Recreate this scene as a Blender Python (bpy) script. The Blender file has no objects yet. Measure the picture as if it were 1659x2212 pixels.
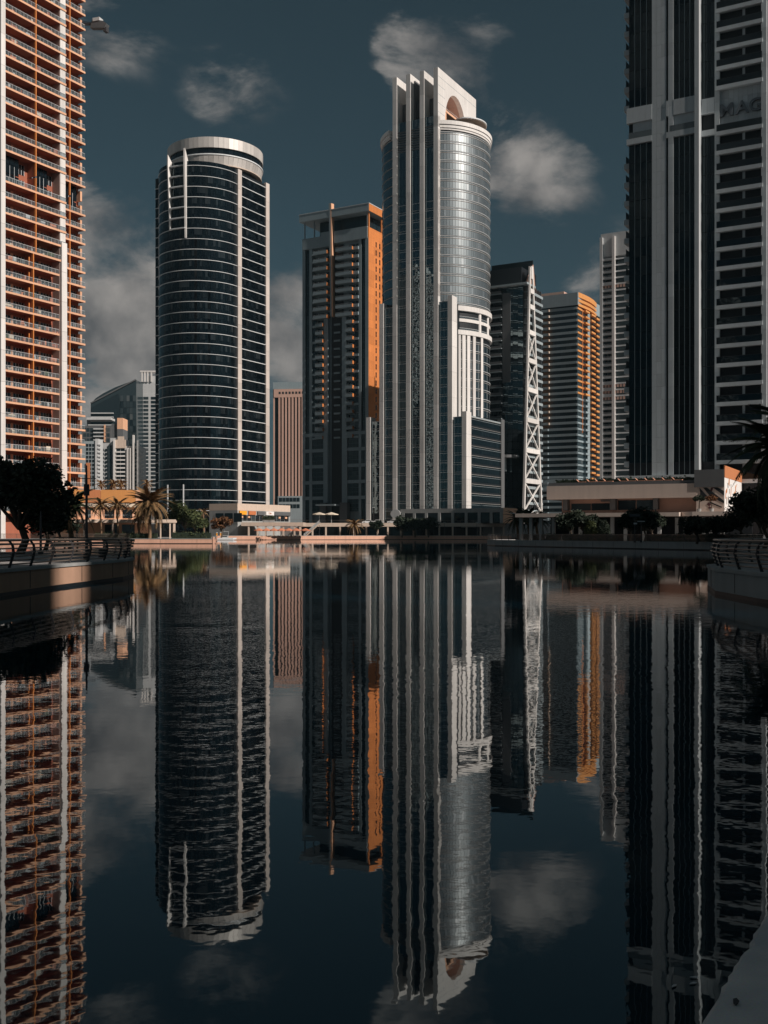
import bpy, bmesh, math, random
from mathutils import Vector, Matrix
R = math.radians
random.seed(7)
rnd = random.Random(11)
scene = bpy.context.scene
col = scene.collection

# ------------------------------------------------------------------ camera
FPX, CX, HY, EYE = 2285.0, 829.5, 1153.0, 2.2      # focal length, centre and horizon on a 1659 x 2212 grid; eye height above the water
cam_d = bpy.data.cameras.new('camera')
cam = bpy.data.objects.new('camera', cam_d); col.objects.link(cam)
cam.location = (0, 0, EYE); cam.rotation_euler = (R(90), 0, 0)
cam_d.sensor_fit = 'HORIZONTAL'; cam_d.sensor_width = 36.0
cam_d.lens = 36.0 * FPX / 1659.0
cam_d.shift_y = (HY - 1106.0) / 1659.0
cam_d.clip_start = 0.1; cam_d.clip_end = 12000
scene.camera = cam
scene.render.resolution_x = 768; scene.render.resolution_y = 1024

# ------------------------------------------------------------------ sun, sky, exposure
SUN_EL = 35.0; SUN_AZ = 56.5          # azimuth measured from behind the camera towards the right
sdir = Vector((math.sin(R(SUN_AZ)) * math.cos(R(SUN_EL)), -math.cos(R(SUN_AZ)) * math.cos(R(SUN_EL)), math.sin(R(SUN_EL))))
sl = bpy.data.lights.new('sun', 'SUN'); sl.energy = 4.4; sl.angle = R(0.5); sl.color = (1.0, 0.895, 0.81)
so = bpy.data.objects.new('sun', sl); col.objects.link(so)
so.rotation_euler = (-sdir).to_track_quat('-Z', 'Y').to_euler()
so.location = sdir * 300
world = bpy.data.worlds.new('World'); scene.world = world; world.use_nodes = True
wn, wl = world.node_tree.nodes, world.node_tree.links
wn.clear()
def N(t, **kw):
    n = wn.new(t)
    for k, v in kw.items(): setattr(n, k, v)
    return n
w_out = N('ShaderNodeOutputWorld'); w_bg = N('ShaderNodeBackground'); w_bg.inputs['Strength'].default_value = 0.05
sky = N('ShaderNodeTexSky', sky_type='NISHITA'); sky.sun_disc = False
sky.sun_elevation = R(SUN_EL); sky.sun_rotation = math.atan2(sdir.x, sdir.y)
sky.air_density = 1.0; sky.dust_density = 1.2; sky.ozone_density = 1.5
hs = N('ShaderNodeHueSaturation'); hs.inputs['Saturation'].default_value = 0.31; hs.inputs['Value'].default_value = 0.31
wl.new(sky.outputs[0], hs.inputs['Color'])
tint = N('ShaderNodeMix', data_type='RGBA', blend_type='MULTIPLY'); tint.inputs[0].default_value = 1.0
tint.inputs[7].default_value = (0.55, 0.95, 1.10, 1)
wl.new(hs.outputs[0], tint.inputs[6])
tc = N('ShaderNodeTexCoord')
nz = N('ShaderNodeTexNoise'); nz.inputs['Scale'].default_value = 9.0; nz.inputs['Detail'].default_value = 12.0; nz.inputs['Roughness'].default_value = 0.62
nz.inputs['Distortion'].default_value = 0.25
nmap = N('ShaderNodeMapping'); nmap.inputs['Rotation'].default_value = (0, R(28), 0); nmap.inputs['Scale'].default_value = (0.75, 1.0, 1.5); wl.new(tc.outputs['Generated'], nmap.inputs['Vector']); wl.new(nmap.outputs[0], nz.inputs['Vector'])
nlow = N('ShaderNodeTexNoise'); nlow.inputs['Scale'].default_value = 2.3; nlow.inputs['Detail'].default_value = 2.0
wl.new(tc.outputs['Generated'], nlow.inputs['Vector'])
def M(op, a, b=None, c=None, clamp=False):
    n = N('ShaderNodeMath', operation=op); n.use_clamp = clamp
    for i, v in enumerate((a, b, c)):
        if v is None: continue
        if isinstance(v, (int, float)): n.inputs[i].default_value = v
        else: wl.new(v, n.inputs[i])
    return n.outputs[0]
# warp the look-up direction a little so cloud edges are ragged
wv = N('ShaderNodeVectorMath', operation='SUBTRACT'); wl.new(nz.outputs['Color'], wv.inputs[0]); wv.inputs[1].default_value = (0.5, 0.5, 0.5)
ws = N('ShaderNodeVectorMath', operation='SCALE'); wl.new(wv.outputs[0], ws.inputs[0]); ws.inputs['Scale'].default_value = 0.06
wa = N('ShaderNodeVectorMath', operation='ADD'); wl.new(tc.outputs['Generated'], wa.inputs[0]); wl.new(ws.outputs[0], wa.inputs[1])
wnm = N('ShaderNodeVectorMath', operation='NORMALIZE'); wl.new(wa.outputs[0], wnm.inputs[0])
total = None
CLOUDS = [(950, 80, 75, .40), (965, 140, 65, .36), (1045, 100, 50, .25), (1085, 290, 75, .65), (1145, 385, 80, .6), (1215, 405, 60, .5), (1080, 395, 60, .5), (240, 610, 110, .85), (295, 740, 105, .85), (215, 800, 95, .55), (235, 700, 70, .35), (630, 680, 85, .75), (610, 775, 80, .55),
          (540, 195, 75, .15), (410, 165, 95, .06), (215, 30, 100, .11), (1480, 700, 160, .4), (-150, 520, 200, .7), (1900, 300, 240, .6), (2300, 800, 260, .7)]
for (px, py, rad, amp) in CLOUDS:
    d = Vector(((px - CX) / FPX, 1.0, (HY - py) / FPX)).normalized()
    dt = N('ShaderNodeVectorMath', operation='DOT_PRODUCT'); wl.new(wnm.outputs[0], dt.inputs[0]); dt.inputs[1].default_value = d
    mr = N('ShaderNodeMapRange', interpolation_type='SMOOTHSTEP')
    mr.inputs['From Min'].default_value = math.cos(1.95 * rad / FPX); mr.inputs['From Max'].default_value = 1.0
    mr.inputs['To Max'].default_value = amp
    wl.new(dt.outputs['Value'], mr.inputs['Value'])
    total = mr.outputs[0] if total is None else M('ADD', total, mr.outputs[0])
# the same scattered cloud all round the sky, away from the picture
sep = N('ShaderNodeSeparateXYZ'); wl.new(tc.outputs['Generated'], sep.inputs[0])
side = N('ShaderNodeMapRange'); wl.new(sep.outputs['Y'], side.inputs['Value'])
side.inputs['From Min'].default_value = 0.9; side.inputs['From Max'].default_value = 0.6
gen = N('ShaderNodeMapRange', interpolation_type='SMOOTHSTEP'); wl.new(nlow.outputs['Fac'], gen.inputs['Value'])
gen.inputs['From Min'].default_value = 0.47; gen.inputs['From Max'].default_value = 0.66; gen.inputs['To Max'].default_value = 0.75
total = M('ADD', total, M('MULTIPLY', gen.outputs[0], side.outputs[0]))
nzc = N('ShaderNodeMapRange'); wl.new(nz.outputs['Fac'], nzc.inputs['Value'])
nzc.inputs['From Min'].default_value = 0.30; nzc.inputs['From Max'].default_value = 0.70
nzc.inputs['To Min'].default_value = -1.15; nzc.inputs['To Max'].default_value = 1.15
gate = N('ShaderNodeMapRange', interpolation_type='SMOOTHSTEP'); wl.new(total, gate.inputs['Value']); gate.inputs['From Max'].default_value = 0.22
raw = M('ADD', total, M('MULTIPLY', nzc.outputs[0], gate.outputs[0]))
sm = N('ShaderNodeMapRange', interpolation_type='SMOOTHSTEP'); wl.new(raw, sm.inputs['Value'])
sm.inputs['From Min'].default_value = 0.15; sm.inputs['From Max'].default_value = 1.45
dens = sm.outputs[0]
cm = N('ShaderNodeMix', data_type='RGBA'); wl.new(dens, cm.inputs[0]); wl.new(tint.outputs[2], cm.inputs[6])
nb2 = N('ShaderNodeTexNoise'); nb2.inputs['Scale'].default_value = 16.0; nb2.inputs['Detail'].default_value = 6.0; wl.new(tc.outputs['Generated'], nb2.inputs['Vector'])
cramp = N('ShaderNodeValToRGB'); wl.new(nb2.outputs['Fac'], cramp.inputs[0])
cramp.color_ramp.elements[0].position = 0.36; cramp.color_ramp.elements[0].color = (1.9, 2.0, 2.1, 1); cramp.color_ramp.elements[1].position = 0.64; cramp.color_ramp.elements[1].color = (6.0, 5.7, 5.4, 1)
wl.new(cramp.outputs[0], cm.inputs[7])
wl.new(cm.outputs[2], w_bg.inputs['Color'])
wl.new(w_bg.outputs[0], w_out.inputs[0])
vs = scene.view_settings
vs.view_transform = 'Standard'; vs.look = 'None'; vs.exposure = 0.0; vs.gamma = 1.0; vs.use_curve_mapping = False
scene.cycles.max_bounces = 7; scene.cycles.glossy_bounces = 5; scene.cycles.diffuse_bounces = 3; scene.cycles.transparent_max_bounces = 12
scene.cycles.caustics_reflective = False; scene.cycles.caustics_refractive = False

# ------------------------------------------------------------------ materials
def nmat(name):
    m = bpy.data.materials.new(name); m.use_nodes = True
    nt = m.node_tree; return m, nt.nodes, nt.links, nt.nodes['Principled BSDF']
def paint(name, c, rough=0.75, var=0.18, scale=0.6, bump=0.0, streak=0.12, metal=0.0, piece=0.08, spec=0.35):
    """plain surface with blotches, vertical weather streaks and a slight difference from piece to piece"""
    m, n, l, b = nmat(name)
    geo = n.new('ShaderNodeNewGeometry'); oi = n.new('ShaderNodeObjectInfo')
    t1 = n.new('ShaderNodeTexNoise'); t1.inputs['Scale'].default_value = scale; t1.inputs['Detail'].default_value = 5; t1.inputs['Roughness'].default_value = 0.65
    l.new(geo.outputs['Position'], t1.inputs['Vector'])
    mp = n.new('ShaderNodeMapping'); mp.inputs['Scale'].default_value = (1.3, 1.3, 0.06); l.new(geo.outputs['Position'], mp.inputs['Vector'])
    t2 = n.new('ShaderNodeTexNoise'); t2.inputs['Scale'].default_value = 1.0; t2.inputs['Detail'].default_value = 4; l.new(mp.outputs[0], t2.inputs['Vector'])
    def mad(src, k, base):
        q = n.new('ShaderNodeMath'); q.operation = 'MULTIPLY_ADD'; l.new(src, q.inputs[0]); q.inputs[1].default_value = k; q.inputs[2].default_value = base; return q.outputs[0]
    v1 = mad(t1.outputs['Fac'], 2 * var, 1 - var); v2 = mad(t2.outputs['Fac'], 2 * streak, 1 - streak); v3 = mad(oi.outputs['Random'], 2 * piece, 1 - piece)
    mu = n.new('ShaderNodeMath'); mu.operation = 'MULTIPLY'; l.new(v1, mu.inputs[0]); l.new(v2, mu.inputs[1])
    mu2 = n.new('ShaderNodeMath'); mu2.operation = 'MULTIPLY'; l.new(mu.outputs[0], mu2.inputs[0]); l.new(v3, mu2.inputs[1])
    mx = n.new('ShaderNodeVectorMath'); mx.operation = 'SCALE'; mx.inputs[0].default_value = c[:3]; l.new(mu2.outputs[0], mx.inputs['Scale'])
    l.new(mx.outputs[0], b.inputs['Base Color'])
    b.inputs['Roughness'].default_value = rough; b.inputs['Metallic'].default_value = metal; b.inputs['Specular IOR Level'].default_value = spec
    if bump:
        t3 = n.new('ShaderNodeTexNoise'); t3.inputs['Scale'].default_value = scale * 12; t3.inputs['Detail'].default_value = 4; l.new(geo.outputs['Position'], t3.inputs['Vector'])
        bp = n.new('ShaderNodeBump'); bp.inputs['Strength'].default_value = 0.5; bp.inputs['Distance'].default_value = bump
        l.new(t3.outputs['Fac'], bp.inputs['Height']); l.new(bp.outputs[0], b.inputs['Normal'])
    return m
def glass(name, c0, c1, rough=0.04, ior=1.75, metal=0.0, wob=0.02, bright=0.12):
    """coated facade glass: dark, mirror-like, blinds drawn behind some panes"""
    m, n, l, b = nmat(name)
    geo = n.new('ShaderNodeNewGeometry'); oi = n.new('ShaderNodeObjectInfo')
    ad = n.new('ShaderNodeMath'); ad.operation = 'ADD'; l.new(geo.outputs['Random Per Island'], ad.inputs[0]); l.new(oi.outputs['Random'], ad.inputs[1])
    fr = n.new('ShaderNodeMath'); fr.operation = 'FRACT'; l.new(ad.outputs[0], fr.inputs[0])
    cr = n.new('ShaderNodeValToRGB'); l.new(fr.outputs[0], cr.inputs[0])
    e = cr.color_ramp.elements; e[0].color = (*c0, 1); e[0].position = 0.0; e[1].color = (*c1, 1); e[1].position = 0.97
    k = e.new(1 - bright); k.color = (*[x * 0.6 + y * 0.4 for x, y in zip(c0, c1)], 1)
    k = e.new(0.6); k.color = (*[x * 0.85 + y * 0.15 for x, y in zip(c0, c1)], 1)
    l.new(cr.outputs[0], b.inputs['Base Color'])
    b.inputs['Roughness'].default_value = rough; b.inputs['IOR'].default_value = ior; b.inputs['Metallic'].default_value = metal
    b.inputs['Specular Tint'].default_value = (0.72, 0.93, 1.0, 1)
    t = n.new('ShaderNodeTexNoise'); t.inputs['Scale'].default_value = 0.35; t.inputs['Detail'].default_value = 2; l.new(geo.outputs['Position'], t.inputs['Vector'])
    bp = n.new('ShaderNodeBump'); bp.inputs['Strength'].default_value = 1.0; bp.inputs['Distance'].default_value = wob
    l.new(t.outputs['Fac'], bp.inputs['Height']); l.new(bp.outputs[0], b.inputs['Normal'])
    return m
def clear_glass(name, tintc=(0.86, 0.9, 0.92), fac=0.85):
    m, n, l, b = nmat(name)
    b.inputs['Base Color'].default_value = (0.25, 0.3, 0.32, 1); b.inputs['Roughness'].default_value = 0.08
    tr = n.new('ShaderNodeBsdfTransparent'); tr.inputs[0].default_value = (*tintc, 1)
    mx = n.new('ShaderNodeMixShader'); mx.inputs[0].default_value = fac
    l.new(b.outputs[0], mx.inputs[1]); l.new(tr.outputs[0], mx.inputs[2]); l.new(mx.outputs[0], n['Material Output'].inputs[0])
    return m
def leafmat(name, c, c2):
    m, n, l, b = nmat(name)
    geo = n.new('ShaderNodeNewGeometry'); cr = n.new('ShaderNodeValToRGB'); l.new(geo.outputs['Random Per Island'], cr.inputs[0])
    cr.color_ramp.elements[0].color = (*c, 1); cr.color_ramp.elements[1].color = (*c2, 1)
    l.new(cr.outputs[0], b.inputs['Base Color']); b.inputs['Roughness'].default_value = 0.65; b.inputs['Specular IOR Level'].default_value = 0.25
    b.inputs['Transmission Weight'].default_value = 0.0
    return m
MT = {}
MT['white'] = paint('white_stone', (0.73, 0.705, 0.68), 0.55, 0.14, 0.12, streak=0.2, piece=0.10)
MT['whitem'] = paint('white_metal', (0.66, 0.685, 0.70), 0.4, 0.06, 0.5)
MT['silver'] = paint('silver_panel', (0.60, 0.57, 0.54), 0.5, 0.12, 0.25, metal=0.25, piece=0.16)
MT['grey'] = paint('grey_cladding', (0.30, 0.35, 0.37), 0.6, 0.10, 0.3)
MT['dgrey'] = paint('dark_grey_panel', (0.12, 0.125, 0.13), 0.6, 0.12, 0.3)
MT['black'] = paint('black_recess', (0.018, 0.022, 0.026), 0.6, 0.2, 0.4)
MT['core'] = paint('dark_core', (0.010, 0.014, 0.018), 0.5, 0.2, 0.4)
MT['peach'] = paint('peach_slab', (0.74, 0.42, 0.265), 0.7, 0.12, 0.5)
MT['terra'] = paint('terracotta_wall', (0.37, 0.125, 0.075), 0.8, 0.16, 0.4)
MT['orange'] = paint('orange_fin', (0.64, 0.225, 0.06), 0.65, 0.10, 0.5)
MT['mauve'] = paint('mauve_wall', (0.42, 0.30, 0.26), 0.8, 0.12, 0.4)
MT['t4grey'] = paint('shade_grey_wall', (0.26, 0.325, 0.355), 0.75, 0.14, 0.35)  # cool shade tint is mixed into this front wall grey
MT['t4orange'] = paint('ochre_wall', (0.63, 0.215, 0.06), 0.75, 0.18, 0.25, streak=0.22, piece=0.12)
MT['gold'] = paint('gold_wall', (0.64, 0.285, 0.09), 0.7, 0.12, 0.3)
MT['t6grey'] = paint('shade_grey_parapet', (0.26, 0.325, 0.355), 0.75, 0.12, 0.3)  # cool shade tint mixed in here as well
MT['pale'] = paint('pale_stone', (0.54, 0.555, 0.56), 0.7, 0.12, 0.3)
MT['mag'] = paint('grey_tile', (0.48, 0.52, 0.54), 0.5, 0.08, 0.5, piece=0.10)
MT['pink'] = paint('pink_stone', (0.56, 0.36, 0.29), 0.75, 0.12, 0.4)
MT['conc'] = paint('concrete', (0.36, 0.37, 0.365), 0.8, 0.20, 0.8, bump=0.004, streak=0.2)
MT['quay'] = paint('quay_concrete', (0.50, 0.31, 0.215), 0.85, 0.2, 0.7, bump=0.004, streak=0.22)
MT['fascia'] = paint('cream_fascia', (0.62, 0.50, 0.41), 0.75, 0.12, 0.5)
MT['pave'] = paint('paving', (0.34, 0.32, 0.31), 0.85, 0.18, 0.6)
MT['soil'] = paint('ground', (0.24, 0.21, 0.18), 0.9, 0.2, 0.05)
MT['rail'] = paint('dark_steel', (0.055, 0.055, 0.06), 0.45, 0.1, 1.0)
MT['railb'] = paint('brushed_rail', (0.30, 0.24, 0.20), 0.35, 0.1, 1.0, metal=0.6)
MT['bark'] = paint('bark', (0.11, 0.085, 0.065), 0.9, 0.3, 3.0, bump=0.03)
MT['pbark'] = paint('palm_bark', (0.24, 0.15, 0.09), 0.9, 0.3, 3.0, bump=0.03)
MT['leaf'] = leafmat('shaded_leaf', (0.014, 0.024, 0.016), (0.038, 0.052, 0.034))  # leaf colour darkened to stand in for shade on the trees
MT['leafg'] = leafmat('garden_leaf', (0.03, 0.05, 0.022), (0.10, 0.115, 0.045))
MT['leafr'] = leafmat('rusty_leaf', (0.10, 0.05, 0.025), (0.22, 0.10, 0.045))
MT['frond'] = leafmat('sunlit_palm_leaf', (0.12, 0.085, 0.04), (0.30, 0.17, 0.08))  # rusty sunlight on the crowns is brightened into this leaf colour
MT['frond_shade'] = leafmat('shaded_palm_leaf', (0.02, 0.032, 0.016), (0.05, 0.065, 0.03))  # darker copy of the palm leaf colour for shaded palms
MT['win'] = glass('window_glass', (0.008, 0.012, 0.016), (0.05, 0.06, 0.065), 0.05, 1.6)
MT['g2'] = glass('tower_glass', (0.002, 0.004, 0.006), (0.022, 0.028, 0.032), 0.03, 1.6, bright=0.25)
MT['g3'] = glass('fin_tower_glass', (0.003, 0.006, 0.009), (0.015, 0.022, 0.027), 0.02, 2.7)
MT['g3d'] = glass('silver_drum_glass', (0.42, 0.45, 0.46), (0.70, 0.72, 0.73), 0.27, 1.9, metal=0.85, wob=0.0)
MT['g8'] = glass('black_glass', (0.003, 0.006, 0.009), (0.010, 0.016, 0.021), 0.03, 1.45)
MT['gteal'] = glass('teal_glass', (0.012, 0.021, 0.026), (0.035, 0.048, 0.055), 0.08, 1.55)
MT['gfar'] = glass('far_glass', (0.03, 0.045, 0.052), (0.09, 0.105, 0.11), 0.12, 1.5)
MT['clear'] = clear_glass('balcony_glass')
MT['darkclear'] = clear_glass('dark_balcony_glass', (0.25, 0.3, 0.33), 0.5)
MT['signo'] = paint('orange_sign', (0.85, 0.36, 0.03), 0.5, 0.1, 1.0)
MT['signbr'] = paint('brown_sign', (0.50, 0.17, 0.07), 0.5, 0.1, 1.0)
MT['red'] = paint('terracotta_canvas', (0.62, 0.23, 0.13), 0.8, 0.1, 1.0)
MT['canvas'] = paint('cream_canvas', (0.72, 0.62, 0.5), 0.8, 0.08, 1.0)
MT['car'] = paint('white_car_paint', (0.7, 0.7, 0.7), 0.25, 0.03, 0.5)
MT['tyre'] = paint('tyre_rubber', (0.02, 0.02, 0.02), 0.8, 0.1, 1.0)
MT['cushion'] = paint('pink_cushion', (0.5, 0.25, 0.17), 0.8, 0.15, 1.0)
MT['mural'] = paint('white_render', (0.82, 0.80, 0.78), 0.7, 0.06, 0.6)
MT['plum'] = paint('plum_paint', (0.09, 0.035, 0.04), 0.7, 0.1, 1.0)
MT['pilaster'] = paint('warm_pilaster', (0.55, 0.49, 0.45), 0.6, 0.14, 0.12, streak=0.2, piece=0.12)
MT['salmon'] = paint('sunlit_quay', (0.80, 0.46, 0.33), 0.85, 0.16, 0.5, streak=0.18)  # quay colour brightened to carry the glow of the sunlit walls
MT['rust'] = paint('rust_render', (0.50, 0.19, 0.08), 0.75, 0.12, 0.6)

# ------------------------------------------------------------------ mesh helpers
class MB:
    def __init__(s): s.v = []; s.f = []
    def add(s, vs, fs):
        o = len(s.v); s.v += [tuple(v) for v in vs]; s.f += [tuple(i + o for i in f) for f in fs]; return s
    def box(s, x0, x1, y0, y1, z0, z1):
        return s.add([(x0,y0,z0),(x1,y0,z0),(x1,y1,z0),(x0,y1,z0),(x0,y0,z1),(x1,y0,z1),(x1,y1,z1),(x0,y1,z1)],
                     [(3,2,1,0),(4,5,6,7),(0,1,5,4),(1,2,6,5),(2,3,7,6),(3,0,4,7)])
    def prism(s, poly, z0, z1):
        n = len(poly)
        a = sum(poly[i][0]*poly[(i+1)%n][1]-poly[(i+1)%n][0]*poly[i][1] for i in range(n))
        if a < 0: poly = poly[::-1]
        zt = z1 if isinstance(z1, (list, tuple)) else [z1]*n
        if a < 0 and isinstance(z1, (list, tuple)): zt = zt[::-1]
        return s.add([(x,y,z0) for x,y in poly]+[(p[0],p[1],t) for p,t in zip(poly,zt)],
                     [tuple(range(n-1,-1,-1)), tuple(range(n,2*n))]+[(i,(i+1)%n,n+(i+1)%n,n+i) for i in range(n)])
    def extr(s, poly, vec):
        """extrude a 3-D polygon by a vector"""
        n = len(poly); v = Vector(vec)
        return s.add([tuple(p) for p in poly]+[tuple(Vector(p)+v) for p in poly],
                     [tuple(range(n)), tuple(range(2*n-1,n-1,-1))]+[(i,n+i,n+(i+1)%n,(i+1)%n) for i in range(n)])
    def ring(s, cx, cy, r0, r1, z0, z1, a0=0, a1=360, n=48, r1t=None, r0t=None):
        """band between two radii; closed when it runs full circle"""
        full = abs(a1-a0) >= 359.9; m = n if full else n+1
        r1t = r1 if r1t is None else r1t; r0t = r0 if r0t is None else r0t
        o = len(s.v)
        for i in range(m):
            a = R(a0+(a1-a0)*i/n); c, d = math.cos(a), math.sin(a)
            s.v += [(cx+r0*c,cy+r0*d,z0),(cx+r1*c,cy+r1*d,z0),(cx+r1t*c,cy+r1t*d,z1),(cx+r0t*c,cy+r0t*d,z1)]
        for i in range(n):
            p, q = o+4*i, o+4*((i+1)%m)
            for k in range(4): s.f.append((p+k, q+k, q+(k+1)%4, p+(k+1)%4)[::-1] if False else (p+k, p+(k+1)%4, q+(k+1)%4, q+k)[::-1])
        if not full:
            s.f.append((o, o+1, o+2, o+3)); e = o+4*(m-1); s.f.append((e+3, e+2, e+1, e))
        return s
    def cyl(s, cx, cy, r, z0, z1, n=16, r2=None):
        r2 = r if r2 is None else r2
        o = len(s.v)
        for i in range(n):
            a = 2*math.pi*i/n; s.v += [(cx+r*math.cos(a),cy+r*math.sin(a),z0),(cx+r2*math.cos(a),cy+r2*math.sin(a),z1)]
        s.f += [(o+2*i,o+2*((i+1)%n),o+2*((i+1)%n)+1,o+2*i+1) for i in range(n)]
        s.f += [tuple(o+2*i for i in range(n-1,-1,-1)), tuple(o+2*i+1 for i in range(n))]
        return s
    def tube(s, pts, rad, n=6):
        pts = [Vector(p) for p in pts]; rs = rad if isinstance(rad,(list,tuple)) else [rad]*len(pts)
        o = len(s.v)
        for i, p in enumerate(pts):
            d = (pts[min(i+1,len(pts)-1)]-pts[max(i-1,0)]).normalized()
            u = d.cross(Vector((0,0,1))) if abs(d.z) < .9 else d.cross(Vector((1,0,0)))
            u.normalize(); w = d.cross(u)
            for k in range(n):
                a = 2*math.pi*k/n; s.v.append(tuple(p+(u*math.cos(a)+w*math.sin(a))*rs[i]))
        for i in range(len(pts)-1):
            for k in range(n):
                a, b = o+i*n+k, o+i*n+(k+1)%n; s.f.append((a, b, b+n, a+n))
        s.f += [tuple(o+k for k in range(n-1,-1,-1)), tuple(o+(len(pts)-1)*n+k for k in range(n))]
        return s
    def beam(s, a, b, w, t, up=(0,0,1)):
        """square bar from a to b"""
        a, b = Vector(a), Vector(b); d = (b-a).normalized(); u = d.cross(Vector(up))
        if u.length < 1e-4: u = d.cross(Vector((1,0,0)))
        u.normalize(); q = d.cross(u); u *= w/2; q *= t/2
        vs = [a-u-q,a+u-q,a+u+q,a-u+q,b-u-q,b+u-q,b+u+q,b-u+q]
        return s.add(vs, [(3,2,1,0),(4,5,6,7),(0,1,5,4),(1,2,6,5),(2,3,7,6),(3,0,4,7)])
    def mesh(s, name, m, smooth=False):
        me = bpy.data.meshes.new(name); me.from_pydata(s.v, [], s.f)
        if isinstance(m, str): m = MT[m]
        me.materials.append(m)
        bm = bmesh.new(); bm.from_mesh(me); bmesh.ops.recalc_face_normals(bm, faces=bm.faces); bm.to_mesh(me); bm.free()
        if smooth: me.polygons.foreach_set('use_smooth', [True]*len(me.polygons))
        return me
PHI = R(29.3); CA, SB = math.cos(PHI), math.sin(PHI)     # street grid: fronts turn this far from square-on
def AT(px, Y): return ((px - CX) / FPX * Y, Y)
def ZZ(py, Y): return EYE + (HY - py) / FPX * Y
def tag(o, label=None, cat=None, group=None, kind=None):
    if label: o['label'] = label
    if cat: o['category'] = cat
    if group: o['group'] = group
    if kind: o['kind'] = kind
    return o
def link(name, me, parent=None, loc=(0,0,0), rot=(0,0,0), scale=None):
    o = bpy.data.objects.new(name, me); col.objects.link(o); o.location = loc; o.rotation_euler = rot
    if scale: o.scale = scale
    if parent is not None: o.parent = parent
    return o
_boxes = {}
def boxmesh(name, sx, sy, sz, m):
    k = (name, round(sx,2), round(sy,2), round(sz,2), m)
    if k not in _boxes:
        me = bpy.data.meshes.new(name)
        b = MB().box(-sx/2, sx/2, -sy/2, sy/2, -sz/2, sz/2); me.from_pydata(b.v, [], b.f); me.materials.append(MT[m]); _boxes[k] = me
    return _boxes[k]
class Th:
    """a thing: an Empty at its base with its parts as children; local x runs along its front, y runs back, z up"""
    def __init__(s, name, label, cat, loc, rz=-PHI, group=None):
        s.e = bpy.data.objects.new(name, None); col.objects.link(s.e); s.e.empty_display_size = 0.5
        s.rx, s.ry = loc[0], loc[1]; s.rz0 = loc[2] if len(loc) > 2 else 0.0
        s.e.location = (s.rx, s.ry, s.rz0); s.e.rotation_euler = (0, 0, rz); tag(s.e, label, cat, group)
        s.a, s.b = math.cos(rz), -math.sin(rz)
    def w(s, x, y): return s.rx + s.a*x + s.b*y, s.ry - s.b*x + s.a*y
    def xf(s, px, y=0):
        k = (px-CX)/FPX; return (k*(s.ry+s.a*y) - s.rx - s.b*y)/(s.a + k*s.b)
    def yr(s, px, x=0):
        k = (px-CX)/FPX; return (k*(s.ry-s.b*x) - s.rx - s.a*x)/(s.b - k*s.a)
    def z(s, py, x=0, y=0): return ZZ(py, s.w(x, y)[1]) - s.rz0
    def part(s, name, mb, m, parent=None, smooth=False, kind=None, label=None):
        o = link(name, mb.mesh(name, m, smooth), parent or s.e); tag(o, label, None, None, kind); return o
    def pieces(s, name, specs, limit=300, parent=None):
        """specs: (cx,cy,cz,sx,sy,sz,rz,tilt,material); the biggest in view become objects, the rest one joined part"""
        if not specs: return
        def size(p):
            X, Y = s.w(p[0], p[1]); return -(max(p[3],p[4])*p[5])/max(1.0, X*X+Y*Y)
        specs = sorted(specs, key=size) if len(specs) > limit else specs
        for p in specs[:limit]:
            link(name, boxmesh(name, p[3], p[4], p[5], p[8]), parent or s.e, p[0:3], (p[7], 0, p[6]) if p[4] < p[3] else (0, p[7], p[6]))
        rest = specs[limit:]
        if rest:
            me = bpy.data.meshes.new(name); vs, fs, mi, mats = [], [], [], []
            for p in rest:
                if p[8] not in mats: mats.append(p[8])
                e = Matrix.Translation(p[0:3]) @ Matrix.Rotation(p[6], 4, 'Z') @ (Matrix.Rotation(p[7], 4, 'X') if p[4] < p[3] else Matrix.Rotation(p[7], 4, 'Y'))
                b = MB().box(-p[3]/2, p[3]/2, -p[4]/2, p[4]/2, -p[5]/2, p[5]/2); o = len(vs)
                vs += [tuple(e @ Vector(v)) for v in b.v]; fs += [tuple(i+o for i in f) for f in b.f]; mi += [mats.index(p[8])]*6
            me.from_pydata(vs, [], fs)
            for q in mats: me.materials.append(MT[q])
            me.polygons.foreach_set('material_index', mi)
            tag(link(name, me, parent or s.e), None, None, None, 'stuff')
def FB(u0, u1, d0, d1, z0, z1, m, y=0.0, t=0.0):
    """piece on a face that looks towards -y at plane y: d is how far it stands out"""
    return ((u0+u1)/2, y-(d0+d1)/2, (z0+z1)/2, abs(u1-u0), abs(d1-d0), abs(z1-z0), 0.0, t, m)
def RB(u0, u1, d0, d1, z0, z1, m, x=0.0, t=0.0):
    """piece on a face that looks towards +x at plane x"""
    return (x+(d0+d1)/2, (u0+u1)/2, (z0+z1)/2, abs(d1-d0), abs(u1-u0), abs(z1-z0), 0.0, t, m)
def tl(k=0.006): return rnd.gauss(0, k)

# ================================================================== SETTING
def sheet(name, poly, z, m, kind='structure'):
    me = bpy.data.meshes.new(name); bm = bmesh.new()
    f = bm.faces.new([bm.verts.new((x, y, z)) for x, y in poly]); f.normal_update()
    if f.normal.z < 0: f.normal_flip()
    bmesh.ops.triangulate(bm, faces=bm.faces); bm.to_mesh(me); bm.free(); me.materials.append(MT[m] if isinstance(m, str) else m)
    return tag(link(name, me), None, None, None, kind)
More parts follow.
